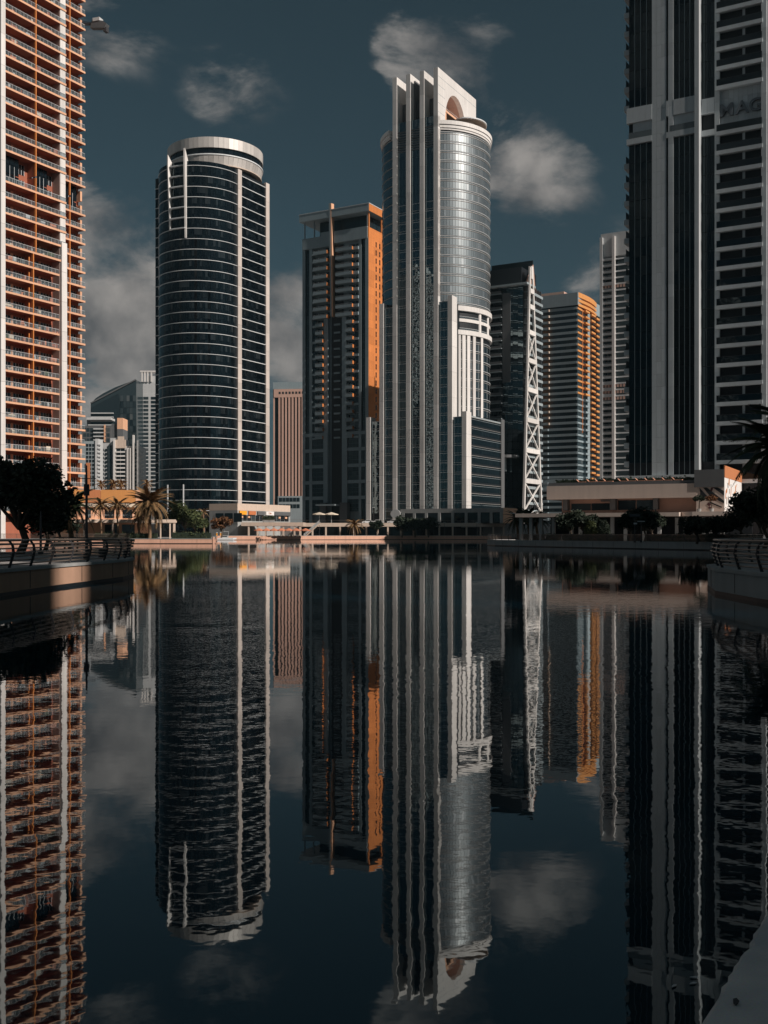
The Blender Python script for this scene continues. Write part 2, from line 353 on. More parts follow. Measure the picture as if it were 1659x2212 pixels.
# water: dark, nearly still, a few centimetres of swell broken by patches of breeze
wm, n, l, b = nmat('lake_water')
b.inputs['Base Color'].default_value = (0.001, 0.013, 0.022, 1); b.inputs['Specular Tint'].default_value = (0.7, 0.94, 1.0, 1); b.inputs['Roughness'].default_value = 0.015; b.inputs['IOR'].default_value = 1.65
geo = n.new('ShaderNodeNewGeometry')
def wnoise(sc, det, stretch):
    mp = n.new('ShaderNodeMapping'); mp.inputs['Scale'].default_value = stretch; l.new(geo.outputs['Position'], mp.inputs['Vector'])
    t = n.new('ShaderNodeTexNoise'); t.inputs['Scale'].default_value = sc; t.inputs['Detail'].default_value = det; t.inputs['Roughness'].default_value = 0.5
    l.new(mp.outputs[0], t.inputs['Vector']); return t.outputs['Fac']
def wmath(op, a, c):
    q = n.new('ShaderNodeMath'); q.operation = op
    for i, v in enumerate((a, c)):
        if isinstance(v, (int, float)): q.inputs[i].default_value = v
        else: l.new(v, q.inputs[i])
    return q.outputs[0]
patch = n.new('ShaderNodeMapRange'); l.new(wnoise(0.045, 2.0, (0.6, 1.0, 1)), patch.inputs['Value'])
patch.inputs['From Min'].default_value = 0.42; patch.inputs['From Max'].default_value = 0.62; patch.inputs['To Min'].default_value = 0.45; patch.inputs['To Max'].default_value = 1.8
h = wmath('ADD', wmath('MULTIPLY', wnoise(5.0, 2.0, (1, 1, 1)), 0.5), wmath('MULTIPLY', wnoise(1.5, 1.5, (1, 1, 1)), 1.0))
h = wmath('MULTIPLY', h, patch.outputs[0])
bp = n.new('ShaderNodeBump'); bp.inputs['Strength'].default_value = 1.0; bp.inputs['Distance'].default_value = 0.0018
l.new(h, bp.inputs['Height']); l.new(bp.outputs[0], b.inputs['Normal'])
sheet('water', [(-400, -120), (400, -120), (400, 480), (-400, 480)], 0.0, wm)
sheet('lake_bed', [(-2500, -180), (2500, -180), (2500, 3000), (-2500, 3000)], -1.5, 'soil')

LEFT_SHORE = [(-13.9, -60), (-13.6, 30), (-13.2, 43), (-12.8, 48), (-12.6, 51), (-12.9, 54.5), (-14.0, 58), (-16.5, 62), (-21, 68), (-30, 76), (-48, 86), (-90, 100), (-170, 130)]
MID_SHORE = [(-190, 232), (-37, 232), (-38.5, 240), (-52, 330), (-59, 371), (-33, 378), (5, 396), (48, 400), (49, 330), (44, 262), (34, 222), (22, 206), (19.2, 197), (20, 191), (31, 165), (44, 137), (40, 112), (33, 88), (24.5, 62), (17.5, 48), (14.6, 45.2), (13.1, 42.8), (12.05, 38.5), (12.0, 34), (12.4, 26), (8.0, 15.3), (1.28, 3.52), (0.38, 1.95), (-0.9, -0.3), (-6, -9), (-13.9, -13)]
def quay(name, label, pts, z0, z1, m, group=None, joint=6.0):
    """retaining wall along a shore line: body, coping and panel joints"""
    cx, cy = pts[0]; t = Th(name, label, 'wall', (cx, cy, 0), 0.0, group)
    body, cop = MB(), MB()
    P = [Vector((x-cx, y-cy)) for x, y in pts]
    def off(i, d):
        a = P[max(i-1,0)]; b_ = P[min(i+1,len(P)-1)]; dr = (b_-a).normalized(); return P[i] + Vector((dr.y, -dr.x))*d
    for i in range(len(P)-1):
        p, q = off(i, 0), off(i+1, 0); p2, q2 = off(i, -.55), off(i+1, -.55); po, qo = off(i, .05), off(i+1, .05)
        body.prism([tuple(p), tuple(q), tuple(q2), tuple(p2)], z0, z1-.12)
        cop.prism([tuple(po), tuple(qo), tuple(q2), tuple(p2)], z1-.12, z1)
    t.part('wall', body, m); t.part('coping', cop, 'conc')
    # a dark tide line just above the water
    tide = MB()
    for i in range(len(P)-1):
        p, q = off(i, .012), off(i+1, .012); p2, q2 = off(i, -.3), off(i+1, -.3)
        tide.prism([tuple(p), tuple(q), tuple(q2), tuple(p2)], -.4, .13)
    t.part('tide_line', tide, 'core')
    L = 0; specs = []
    for i in range(len(P)-1):
        d = P[i+1]-P[i]; n_ = max(1, int(d.length/joint)); a = math.atan2(d.y, d.x); w_ = Vector((d.y, -d.x)).normalized()
        for k in range(n_):
            c = P[i]+d*((k+.5)/n_)+w_*.005; specs.append((c.x, c.y, (z1-.12+.14)/2, .03, .02, z1-.3, a, 0, 'core'))
    t.pieces('panel_joint', specs[:120])
    return t
# land
sheet('near_promenade', LEFT_SHORE + [(-2450, 130), (-2450, -170), (-13.9, -170)], 0.93, 'pave')
sheet('far_promenade', MID_SHORE[:-3] + [(-0.5, -14), (-0.9, -60), (-0.9, -170), (2450, -170), (2450, 2950), (-2450, 2950), (-2450, 232)], 0.93, 'pave')
quay('quay_wall', 'smooth concrete quay wall below the curved railing at the near left', LEFT_SHORE, -1.4, 0.96, 'quay', joint=5)
quay('quay_wall', 'long sunlit quay wall under the orange podium and palms', MID_SHORE[0:2], -1.4, 1.15, 'salmon', joint=8)
quay('quay_wall', 'low far quay wall beneath the colonnades of the towers', MID_SHORE[1:8], -1.4, 1.55, 'salmon', joint=8)
quay('quay_wall', 'shaded quay wall in front of the white podium on the right', MID_SHORE[8:18], -1.4, 1.1, 'conc', joint=5)
quay('quay_wall', 'rounded shaded concrete quay wall at the near right edge', MID_SHORE[18:25], -1.4, 0.96, 'conc', joint=5)
# pale concrete ledge by the camera
led = Th('concrete_ledge', 'pale weathered concrete ledge in the bottom right corner', 'ledge', (1.28, 3.52, 0), 0.0)
lm, n, l, b = nmat('ledge_concrete')
geo = n.new('ShaderNodeNewGeometry')
ta = n.new('ShaderNodeTexNoise'); ta.inputs['Scale'].default_value = 3.2; ta.inputs['Detail'].default_value = 6; l.new(geo.outputs['Position'], ta.inputs['Vector'])
tb = n.new('ShaderNodeTexNoise'); tb.inputs['Scale'].default_value = 160; tb.inputs['Detail'].default_value = 3; l.new(geo.outputs['Position'], tb.inputs['Vector'])
cr = n.new('ShaderNodeValToRGB'); l.new(ta.outputs['Fac'], cr.inputs[0])
cr.color_ramp.elements[0].position = .35; cr.color_ramp.elements[0].color = (.52, .54, .54, 1); cr.color_ramp.elements[1].position = .68; cr.color_ramp.elements[1].color = (.78, .75, .72, 1)
ml = n.new('ShaderNodeMix'); ml.data_type = 'RGBA'; ml.blend_type = 'MULTIPLY'; ml.inputs[0].default_value = .35
l.new(cr.outputs[0], ml.inputs[6]); l.new(tb.outputs['Color'], ml.inputs[7]); l.new(ml.outputs[2], b.inputs['Base Color']); b.inputs['Roughness'].default_value = .85
bp = n.new('ShaderNodeBump'); bp.inputs['Distance'].default_value = .003; bp.inputs['Strength'].default_value = .6; l.new(tb.outputs['Fac'], bp.inputs['Height']); l.new(bp.outputs[0], b.inputs['Normal'])
MT['ledge'] = lm
lp = [(0.38-1.28, 1.95-3.52), (0, 0), (8.0-1.28, 15.3-3.52)]
lb = MB(); nn = Vector((.872, -.489))
rows = []
steps = 90
for i in range(steps+1):
    f_ = i/steps*2; k = min(int(f_), 1); fr = f_-k
    if k == 1: fr = fr*fr
    p = Vector(lp[k]).lerp(Vector(lp[k+1]), fr); j = rnd.gauss(0, .0035)
    rows.append((p.x+j, p.y))
o = 0
for x, y in rows:
    lb.v += [(x, y, -1.4), (x, y, .945), (x+.012, y-.006, .958), (x+1.6, y-.9, .958), (x+1.6, y-.9, -1.4)]
for i in range(len(rows)-1):
    for k in range(4): a_ = 5*i+k; lb.f.append((a_, a_+1, a_+6, a_+5))
lb.f += [(0, 1, 2, 3, 4), tuple(5*(len(rows)-1)+k for k in (4, 3, 2, 1, 0))]
led.part('slab', lb, 'ledge')
# raised plaza the far towers stand on
pz = MB().prism([(-36, 407), (46, 406), (70, 425), (150, 520), (150, 640), (-120, 640), (-110, 420), (-62, 418)], 0.95, 6.1)
tag(link('upper_pavement', pz.mesh('upper_pavement', 'pave')), None, None, None, 'structure')

# ================================================================== TOWER 1: peach balconies, left edge
t = Th('apartment_tower', 'tall terracotta apartment tower with peach balconies at the left edge', 'tower', AT(5, 235))
FH = 3.51; K = list(range(-9, 33)); ZB = [38.8+FH*k for k in K]; top = ZB[-1]+3
t.part('wall', MB().box(-22, -2.6, -1.5, 18.0, 0.9, top), 'terra')
t.part('wall', MB().box(-24, -4.3, 18.0, 27.0, 0.9, top-1), 'terra')
t.part('side_wall', MB().box(-3.2, -.3, 17.0, 18.3, 0.9, top), 'mauve')
sl_, ed, col_, posts, rails, gl, panes, fr_, piers = [], [], [], [], [], [], [], [], []
for y0, y1, x1 in ((-.75, .5, .45), (17.05, 18.7, .5)):
    col_ += [RB(y0, y1, -3.3, x1 if (z < 66 or y0 < 1) else -.03, z, z+FH*2-.05, 'white') for z in [0.9+FH*2*i for i in range(22)]]
t.pieces('column_panel', col_)
railmesh = {}
def railing_mesh(L, m='whitem', h=1.05, step=1.15, name='railing'):
    k = (round(L, 2), m, h, step)
    if k not in railmesh:
        r = MB().box(-.035, .035, 0, L, h-.06, h); n_ = max(2, round(L/step))
        for i in range(n_+1):
            y = L*i/n_; r.box(-.015, .015, max(0, y-.018), min(L, y+.018), 0, h-.06)
        railmesh[k] = r.mesh(name, m)
    return railmesh[k]
for i, (k, z) in enumerate(zip(K, ZB)):
    up = k > 7; gap = (k == 13)
    fin = 9.5 if up else 8.75; e2 = 18.75 if up else 16.6
    if not gap:
        sl_.append(RB(.3, e2, -2.7, .0, z-.34, z, 'terra')); ed.append(RB(.3, e2+.05, .0, .16, z-.42, z+.03, 'peach'))  # darker slab body puts the soffit's shade into its colour
        link('railing', railing_mesh(fin-.7), t.e, (.05, .55, z)); link('railing', railing_mesh(e2-fin-.25), t.e, (.05, fin+.2, z))
        gl += [RB(.6, fin-.2, .02, .05, z+.08, z+.95, 'clear'), RB(fin+.2, e2-.1, .02, .05, z+.08, z+.95, 'clear')]
        sl_.append(RB(18.6, 27.0, -4.5, -2.1, z-.9, z-.56, 'terra')); ed.append(RB(18.6, 27.05, -2.1, -1.95, z-.98, z-.53, 'peach'))
        link('railing', railing_mesh(7.7), t.e, (-2.05, 19.2, z-.56))
        gl.append(RB(19.2, 26.9, -2.08, -2.05, z-.48, z+.4, 'clear'))
    hh = FH if k not in (12, 13) else FH
    fr_.append(RB(fin-.13, fin+.13, -.4, .2, z, z+FH-.43, 'orange')); fr_.append(RB(21.85, 22.1, -2.4, -1.9, z-.55, z+FH-.98, 'orange'))
    if not up: fr_.append(RB(8.3, 8.55, -1.15, -.85, z, z+2.5, 'orange'))
    sl_.append(RB(fin-.1, fin+.1, -2.65, -.45, z+.0, z+FH-.36, 'terra'))
    # windows on the back wall
    for (y0, y1, n_) in ((2.75, 4.5, 2), (5.2, 8.4, 4), (11.1, 12.7, 2), (13.25, 16.7, 4)):
        w_ = (y1-y0)/n_
        for q in range(n_):
            panes.append(RB(y0+q*w_+.05, y0+(q+1)*w_-.05, 0, .05, z+.12, z+2.35, 'win', -2.6, tl()))
        fr_.append(RB(y0-.05, y1+.05, .0, .09, z+1.35, z+1.42, 'whitem', -2.6))
        for q in range(n_+1): fr_.append(RB(y0+q*w_-.055, y0+q*w_+.055, 0, .1, z+.08, z+2.38, 'whitem', -2.6))
    for y0, y1 in ((4.55, 5.12), (12.75, 13.2)): piers.append(RB(y0, y1, 0, .22, z, z+2.6, 'peach', -2.6))
    zz_ = z-.56
    for q in range(3): panes.append(RB(24.5+q*.75+.04, 24.5+(q+1)*.75-.04, 0, .05, zz_+.12, zz_+2.3, 'win', -4.3, tl()))
    for q in range(4): fr_.append(RB(24.5+q*.75-.05, 24.5+q*.75+.05, 0, .1, zz_+.08, zz_+2.35, 'whitem', -4.3))
    piers.append(RB(26.35, 26.95, -.1, 1.3, zz_, zz_+2.4, 'peach', -4.3))
    if k == 12:
        for (y0, y1, xx) in ((.8, 6.0, -1.6), (9.9, 14.4, -1.6), (20.5, 25.6, -3.6)):
            for q in range(4):
                w_ = (y1-y0)/4
                for zr in (0, 2.4, 4.5): panes.append(RB(y0+q*w_+.05, y0+(q+1)*w_-.05, 0, .06, z+zr+.1, z+zr+(2.3 if zr < 4 else 1.9), 'g8', xx))
                fr_.append(RB(y0+q*w_-.04, y0+q*w_+.04, 0, .1, z+.1, z+4.4, 'whitem', xx))
t.pieces('balcony_slab', sl_); t.pieces('slab_edge', ed); t.pieces('glass_panel', gl); t.pieces('window_pane', panes)
t.pieces('window_frame', [p for p in fr_ if p[8] == 'whitem']); t.pieces('fin', [p for p in fr_ if p[8] == 'orange']); t.pieces('pier', piers)
# odds and ends left out on the balconies, each its own part
bits = []
for i in range(190):
    z = rnd.choice(ZB[2:20]+ZB[24:36]); y = rnd.uniform(1, 16); w_ = rnd.choice([.3, .5, .8, 1.3, 1.9]); bits.append(RB(y, y+w_, -1.9, -rnd.uniform(.5, 1.2), z, z+rnd.uniform(.45, 1.5), rnd.choice(['canvas', 'dgrey', 'pale', 'terra', 'red', 'black', 'leafg'])))
t.pieces('balcony_furniture', bits)
T1 = t

# ================================================================== TOWER 2: round tower with crown
t = Th('office_tower', 'round dark glass tower with white floor rings and a silver drum crown', 'tower', AT(435, 420))
RD = 16.5; ZT = 144.5; rz_ = [106.8+3.99*k for k in range(-25, 10)]
t.part('core', MB().ring(0, 0, .5, RD-.12, 1, ZT, 170, 370, 60), 'core')
t.part('core', MB().box(-RD+.12, RD-.15, -.5, 22.4, 1, ZT-.4), 'core')
t.part('core', MB().ring(RD-5.2, 20.5, .5, 5.0, 1, ZT-.8, -10, 120, 20), 'core')
rings = []
for z in rz_:
    t.part('floor_ring', MB().ring(0, 0, RD-.2, RD+.22, z-.085, z+.085, 172, 366, 60), 'whitem')
    rings.append(RB(4.0, 20.0, -.1, .22, z-.13, z+.13, 'whitem', RD+.1))
    t.part('floor_ring', MB().ring(RD-5.2, 20.5, 4.9, 5.4, z-.11, z+.11, 10, 110, 12), 'whitem')
t.pieces('floor_band', rings)
panes = []
na = 52
for i, z in enumerate(rz_+[rz_[-1]+3.99-2.0]):
    hgt = 3.99 if i < len(rz_) else 1.6
    for j in range(na):
        a = R(176+(360-176)*(j+.5)/na)
        ch = RD*R(184/na)-.14
        if hgt > 2:
            panes.append((RD*math.cos(a), RD*math.sin(a), z-1.35, .1, ch, 2.2, a, tl(), 'g2'))
            panes.append((RD*math.cos(a), RD*math.sin(a), z-3.15, .1, ch, 1.3, a, tl(), 'g8'))
        else: panes.append((RD*math.cos(a), RD*math.sin(a), rz_[-1]+.95, .1, ch, 1.4, a, tl(), 'g8'))
t.pieces('curved_pane', panes)
panes = []
for z in rz_:
    for j in range(10):
        panes.append(RB(4.1+1.59*j+.06, 4.1+1.59*(j+1)-.06, -.05, .06, z-2.4, z-.2, 'g2' if j in (1, 2, 6, 7, 8) else 'g8', RD, tl()))
        panes.append(RB(4.1+1.59*j+.06, 4.1+1.59*(j+1)-.06, -.05, .06, z-3.8, z-2.5, 'g8', RD, tl()))
t.pieces('window_pane', panes)
pil = []
for y0, y1 in ((1.5, 3.9), (20.1, 22.5)):
    for i in range(18): pil.append(RB(y0, y1, -.6, .5, 8+i*7.6, 8+(i+1)*7.6-.06, 'pilaster', RD))
t.pieces('pilaster_panel', pil)
# left wing seen in profile
t.part('side_wing', MB().box(-23.8, -13, 0, 12, 1, 147), 'core')
t.pieces('wing_band', [FB(-23.9, -16, 0, .25, z-.1, z+.15, 'whitem') for z in rz_])
t.pieces('wing_pane', [FB(-23.7+2.3*j, -21.5+2.3*j, 0, .08, z-3.7, z-.3, 'g8', 0, tl()) for z in rz_ for j in range(3)])
# crown
cxn, cyn, rc = -1.6, 11.0, 19.0
t.part('crown_core', MB().cyl(cxn, cyn, rc-2.2, 140, 154, 48), 'core')
zc = [146.2, 149.9, 152.5, 156.6]
t.part('crown_soffit', MB().ring(cxn, cyn, 2, rc-.3, zc[0]-.3, zc[0], 0, 360, 64), 'fascia')
nb = 60
def drum(name, r0, r1, z0, z1, m):
    sp = []
    for j in range(nb):
        a = 2*math.pi*(j+.5)/nb; r = (r0+r1)/2; sp.append((cxn+r*math.cos(a), cyn+r*math.sin(a), (z0+z1)/2, .35, 2*r*math.tan(math.pi/nb)-.05, math.hypot(z1-z0, r1-r0), a, math.atan2(r1-r0, z1-z0), m))
    t.pieces(name, sp)
drum('crown_panel', rc-1.0, rc-.15, zc[0], zc[1]-.2, 'silver'); drum('crown_glass', rc-.6, rc-.6, zc[1]+.3, zc[2], 'g8'); drum('crown_panel', rc, rc, zc[2]+.02, zc[3], 'silver')
t.part('crown_rim', MB().ring(cxn, cyn, rc-3, rc+.25, zc[1]-.2, zc[1]+.25, 0, 360, 72), 'whitem')
t.part('crown_roof', MB().ring(cxn, cyn, 1, rc-.3, zc[3]-.8, zc[3]-.5, 0, 360, 48), 'grey')
# white blades and bars
def on_drum(px, out=0.0):
    k = (px-CX)/FPX; X0, Y0 = t.rx, t.ry; d = Vector((k, 1)).normalized(); c = Vector((X0, Y0)); b_ = d.dot(c)
    q = b_*b_-(c.length_squared-(RD+out)**2); p = d*(b_-math.sqrt(max(q, 0))); v = p-c
    return (v.x*CA-v.y*SB, v.x*SB+v.y*CA)
for px, z0, z1, w_ in ((367.5, 118.5, 146.5, .55), (400, 115, 148, .65)):
    x, y = on_drum(px, .2); a = math.atan2(y, x); e = Vector((math.cos(a), math.sin(a), 0)); p = Vector((x, y, 0)); s_ = Vector((-e.y, e.x, 0))
    prof = [p+Vector((0,0,z0)), p+e*.5+Vector((0,0,z0)), p+e*1.7+Vector((0,0,z1-4)), p+e*1.7+Vector((0,0,z1+.8)), p-e*1.6+Vector((0,0,z1-3.2)), p+Vector((0,0,z1-5))]
    t.part('blade', MB().extr(prof, s_*w_), 'white')
xa, ya = on_drum(367.5, .9); xb, yb = on_drum(400, .9)
for z in rz_[-7:]:
    t.part('blade_bar', MB().beam((xa, ya, z), (xb, yb, z), 1.0, .3), 'whitem')
for px in (362, 396):
    x, y = on_drum(px, .8); t.part('mast', MB().box(x-.2, x+.2, y-.2, y+.2, 8, 21), 'whitem')
T2 = t

# ================================================================== TOWER 3: white fins and arch
t = Th('office_tower', 'tallest white finned tower with an arch cut through its top wall', 'tower', AT(946, 430))
SP = 6.35; HT, HM, HB = 192.0, 98.6, 51.4
fins = []
specs = []
for i in range(-5, 3):
    x1 = i*SP; x0 = x1-2.0
    top = HT if -3 <= i <= 0 else (HM if i in (-4, 1) else HB)
    depth = 30 if -3 <= i < 0 else 4.7
    t.part('fin_core', MB().box(x0+.08, x1-.08, .08, depth, 6, top-.15), 'grey')
    n_ = round((top-6)/9.8); hh = (top-6)/n_
    for q in range(n_):
        z0 = 6+q*hh; lim = depth
        if i < 0 and -3 <= i: lim = 5.5 if z0 < 172 else depth
        if i == 0: lim = 2.2 if z0 < 168 else 0
        if lim: specs.append(FB(x0, x1, -lim, 0, z0, z0+hh-.07, 'white'))
t.pieces('fin_panel', specs)
# arch wall: outline with a half-ellipse cut out, swept through the wall's thickness
yA, yB = 0.0, 37.4; zb0 = 168.0
ym, wA, zs, hA = t.yr(985, 0), 0, 0, 0
ya0, ya1 = t.yr(961.5), t.yr(1006.5); zsp = t.z(262, 0, ya0); zap = t.z(209, 0, (ya0+ya1)/2)
arch = MB(); na = 24
pts = []
for i in range(na+1):
    a = math.pi*(1-i/na); pts.append(((ya0+ya1)/2+(ya1-ya0)/2*math.cos(a), zsp+(zap-zsp)*math.sin(a)))
# strips between arch and outline, both faces, plus edges
outer = []
for i in range(na+1):
    f_ = i/na; y = yA+(yB-yA)*f_; outer.append((y, HT))
for X in (0.0, -2.0):
    o = len(arch.v)
    for (y, z), (yo, zo) in zip(pts, outer): arch.v += [(X, y, z), (X, yo, zo)]
    for i in range(na): arch.f.append((o+2*i, o+2*i+1, o+2*i+3, o+2*i+2))
    o = len(arch.v); arch.v += [(X, yA, zb0), (X, yA, HT), (X, ya0, zsp), (X, ya0, zb0), (X, yB, zb0), (X, yB, HT), (X, ya1, zsp), (X, ya1, zb0)]
    arch.f += [(o, o+3, o+2, o+1), (o+7, o+4, o+5, o+6)]
m2 = len(arch.v)//2
for i in range(na): arch.f.append((2*i, 2*i+2, m2+2*i+2, m2+2*i)); arch.f.append((2*i+1, m2+2*i+1, m2+2*i+3, 2*i+3))
o = 2*(na+1)
for a_, b_ in ((0, 1), (4, 5), (2, 3), (6, 7), (0, 3), (4, 7)): arch.f.append((o+a_, o+b_, m2+o+b_, m2+o+a_))
AW = t.part('arch_wall', arch, 'white')
t.pieces('fin_panel', [RB(0.0, 2.4, -2.0, 0.0, z, z+9.7, 'white') for z in [99+9.77*i for i in range(7)]])
# panel joints on the arch wall
jn = []
for i in range(1, 6): jn.append(RB(.2, yB-.2 if HT-i*3.6 > zap+1 else ya0-.3, 0, .015, HT-i*3.6, HT-i*3.6+.16, 'grey'))
t.pieces('panel_joint', jn, parent=AW)
# arch lining, terrace and canopy
t.part('arch_soffit', MB().extr([(-12, y, z) for y, z in pts]+[(-12, y, z+.5) for y, z in pts[::-1]], (10, 0, 0)), 'mauve'); t.part('arch_screen', MB().box(-12.5, -12, 3, 34, 171, 190), 'dgrey')
t.part('terrace', MB().box(-11, -.4, ya0+.4, ya1-2, 176.6, 177.4), 'peach')
t.part('terrace_block', MB().box(-9, -2.5, ya0+.5, ya0+6, 177.4, 180.0).box(-9, -.6, ya0+.3, ya0+2.5, 170.9, 178), 'peach')
t.part('terrace_rail', MB().box(-1.2, -1.1, ya0+1, ya1-3, 178.7, 178.8).box(-1.2, -1.1, ya0+1, ya1-3, 178.0, 178.1), 'whitem')
DC = (-11.8, 22.0); RR = 23.1
can = MB()
cc = (1.5, 26.5); n_ = 40
poly = [(cc[0]+7.5*math.cos(2*math.pi*i/n_), cc[1]+9.0*math.sin(2*math.pi*i/n_)) for i in range(n_)]
can.prism(poly, 176.6, 177.1); o = t.part('canopy', can, 'whitem')
t.pieces('canopy_slat', [(cc[0], cc[1]-8+j, 176.4, 2*7.2*math.sqrt(max(.05, 1-((-8+j)/9.0)**2)), .3, .4, 0, 0, 'fascia') for j in range(17)], parent=o)
t.part('canopy_stem', MB().cyl(1.0, 24, 4.2, 170.5, 176.6, 24), 'fascia')
# drum
t.part('drum_core', MB().ring(DC[0], DC[1], 1, RR-.15, 40, 170.6, -62, 240, 64), 'core')
for zz0, zz1, dr in ((167.2, 167.9, .25), (168.0, 169.1, .55), (169.3, 170.9, .9)):
    t.part('cornice', MB().ring(DC[0], DC[1], RR-1, RR+dr, zz0, zz1, -61, 95, 56), 'white'); t.part('cornice', MB().ring(DC[0], DC[1], RR-1, RR+dr, zz0, zz1, 190, 241, 20), 'white')
def ang_px(px):
    """angle on the drum seen at a pixel column"""
    k = (px-CX)/FPX; c = Vector(t.w(*DC)); d = Vector((k, 1)).normalized(); b_ = d.dot(c); q = b_*b_-(c.length_squared-RR*RR)
    p = d*(b_-math.sqrt(max(q, 0)))-c; return math.degrees(math.atan2(p.x*SB+p.y*CA, p.x*CA-p.y*SB))
a_l, a_r = -62.0, 62.0
Fh = 3.86
fl = [166.6-Fh*i for i in range(31)]
panes, rings = [], []
npn = 40
ZBAL1, ZBAL0 = 95.0, 85.2
for i, z in enumerate(fl):
    if z-Fh < 49: break
    if ZBAL0-2 < z-1.5 < ZBAL1: continue
    t.part('floor_ring', MB().ring(DC[0], DC[1], RR-.3, RR+.2, z-.24, z-.08, a_l, a_r, 48), 'whitem')
    t.part('floor_ring', MB().ring(DC[0], DC[1], RR-.3, RR+.12, z-.98, z-.88, a_l, a_r, 48), 'silver')
    for j in range(npn):
        a = R(a_l+(a_r-a_l)*(j+.5)/npn)
        ch = RR*R((a_r-a_l)/npn)-.1
        lo = z < ZBAL0
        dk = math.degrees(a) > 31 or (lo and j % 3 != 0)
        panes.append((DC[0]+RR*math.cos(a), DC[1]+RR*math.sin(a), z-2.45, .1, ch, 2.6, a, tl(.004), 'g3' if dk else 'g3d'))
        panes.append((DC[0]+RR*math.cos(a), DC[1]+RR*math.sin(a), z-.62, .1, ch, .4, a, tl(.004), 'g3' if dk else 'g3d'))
t.pieces('curved_pane', panes)
# left flank of the drum
panes = []
for z in fl[:18]:
    t.part('floor_ring', MB().ring(DC[0], DC[1], RR-.3, RR+.2, z-.25, z-.05, 195, 252, 20), 'silver')
    for j in range(16):
        a = R(195+57*(j+.5)/16); panes.append((DC[0]+RR*math.cos(a), DC[1]+RR*math.sin(a), z-2.0, .1, RR*R(57/16)-.1, 3.2, a, tl(), 'g3'))
t.pieces('flank_pane', panes)
# white piers on the lower drum
pr = []
for px in (991, 1001, 1011, 1023, 1039):
    a = R(ang_px(px)); pr.append((DC[0]+(RR+.2)*math.cos(a), DC[1]+(RR+.2)*math.sin(a), (ZBAL0+50)/2, .7, 1.5, ZBAL0-50, a, 0, 'white'))
t.pieces('drum_pier', pr)
# curved balcony storeys
t.part('balcony_recess', MB().ring(DC[0], DC[1], 5, RR-2.6, ZBAL0, ZBAL1, a_l, a_r+15, 40), 'core')
for z0, z1, r1 in ((ZBAL1-1.4, ZBAL1+.6, .8), (ZBAL0-1.4, ZBAL0+.5, .8), (89.2, 90.5, .1)):
    t.part('balcony_band', MB().ring(DC[0], DC[1], RR-3, RR+r1, z0, z1, a_l, a_r+12, 56), 'white')
for z0 in (ZBAL0+.5, 90.5):
    t.part('balcony_rail', MB().ring(DC[0], DC[1], RR-.15, RR-.05, z0+.9, z0+1.0, a_l, a_r, 48), 'whitem')
    t.part('balcony_glass', MB().ring(DC[0], DC[1], RR-.12, RR-.08, z0+.1, z0+.85, a_l, a_r, 48), 'clear')
for px in (1037, 1054):
    a = R(ang_px(px)); t.part('balcony_column', MB().cyl(DC[0]+(RR-.5)*math.cos(a), DC[1]+(RR-.5)*math.sin(a), .9, ZBAL0, ZBAL1, 14), 'white')
# flat glass between the fins
panes, bands, louv = [], [], []
ys = 1.1
for i in range(-5, 2):
    u0, u1 = i*SP, (i+1)*SP-2.0
    top = 173.0 if -3 <= i < 0 else (96.6 if i in (-4, 0) else 49.4)
    t.part('bay_core', MB().box(u0, u1, ys+.1, 14, 6, top), 'core')
    z = top
    zi = 0
    while z-Fh > 7:
        w_ = (u1-u0)/3
        for j in range(3):
            panes.append(FB(u0+j*w_+.05, u0+(j+1)*w_-.05, 0, .08, z-Fh+.9, z-.08, 'g3', ys, tl(.010)))
            panes.append(FB(u0+j*w_+.05, u0+(j+1)*w_-.05, 0, .08, z-Fh+.05, z-Fh+.85, 'g3', ys, tl(.010)))
        if z < 140:
            bands.append(FB(u0, u1, .02, .2, z-.06, z+.06, 'whitem', ys)); bands.append(FB(u0, u1, .02, .2, z-Fh+.84, z-Fh+.93, 'silver', ys))
        z -= Fh
    if -3 <= i < 0:
        for q in range(9): louv.append(FB(u0, u1, .05, .35, 160.5+q*1.0, 160.9+q*1.0, 'dgrey', ys))
        t.part('screen_wall', MB().box(u0, u1, ys+4, ys+4.4, 173, 182), 'dgrey')
t.pieces('window_pane', panes); t.pieces('spandrel_rail', bands); t.pieces('louvre', louv)
# lower blocks, right flank
t.part('block_core', MB().box(-33, 2*SP-.2, 1.3, 36.5, 6, 49.0), 'core')
t.part('block_core', MB().box(-27, SP-.2, 1.4, 12, 49, 96.0), 'core')
panes, bands = [], []
z = 49.4
while z-Fh > 7:
    for j in range(20):
        y0 = 4.8+1.5*j; panes.append(RB(y0+.05, y0+1.45, -.1, .06, z-Fh+.9, z-.1, 'g8', 2*SP-.15, tl(.008)))
    for dz, m in ((.0, 'silver'), (-.75, 'grey')): bands.append(RB(4.7, 36, .0, .22, z+dz-.05, z+dz+.05, m, 2*SP-.12))
    z -= Fh
t.pieces('flank_pane', panes); t.pieces('flank_band', bands)
t.part('corner_pier', MB().box(2*SP-1.5, 2*SP+.3, 35, 38.5, 6, 51.4), 'dgrey')
t.part('roof_slab', MB().box(SP, 2*SP, 4.7, 36, 49.4, 50.0), 'grey')
for i in range(10): pass
T3 = t

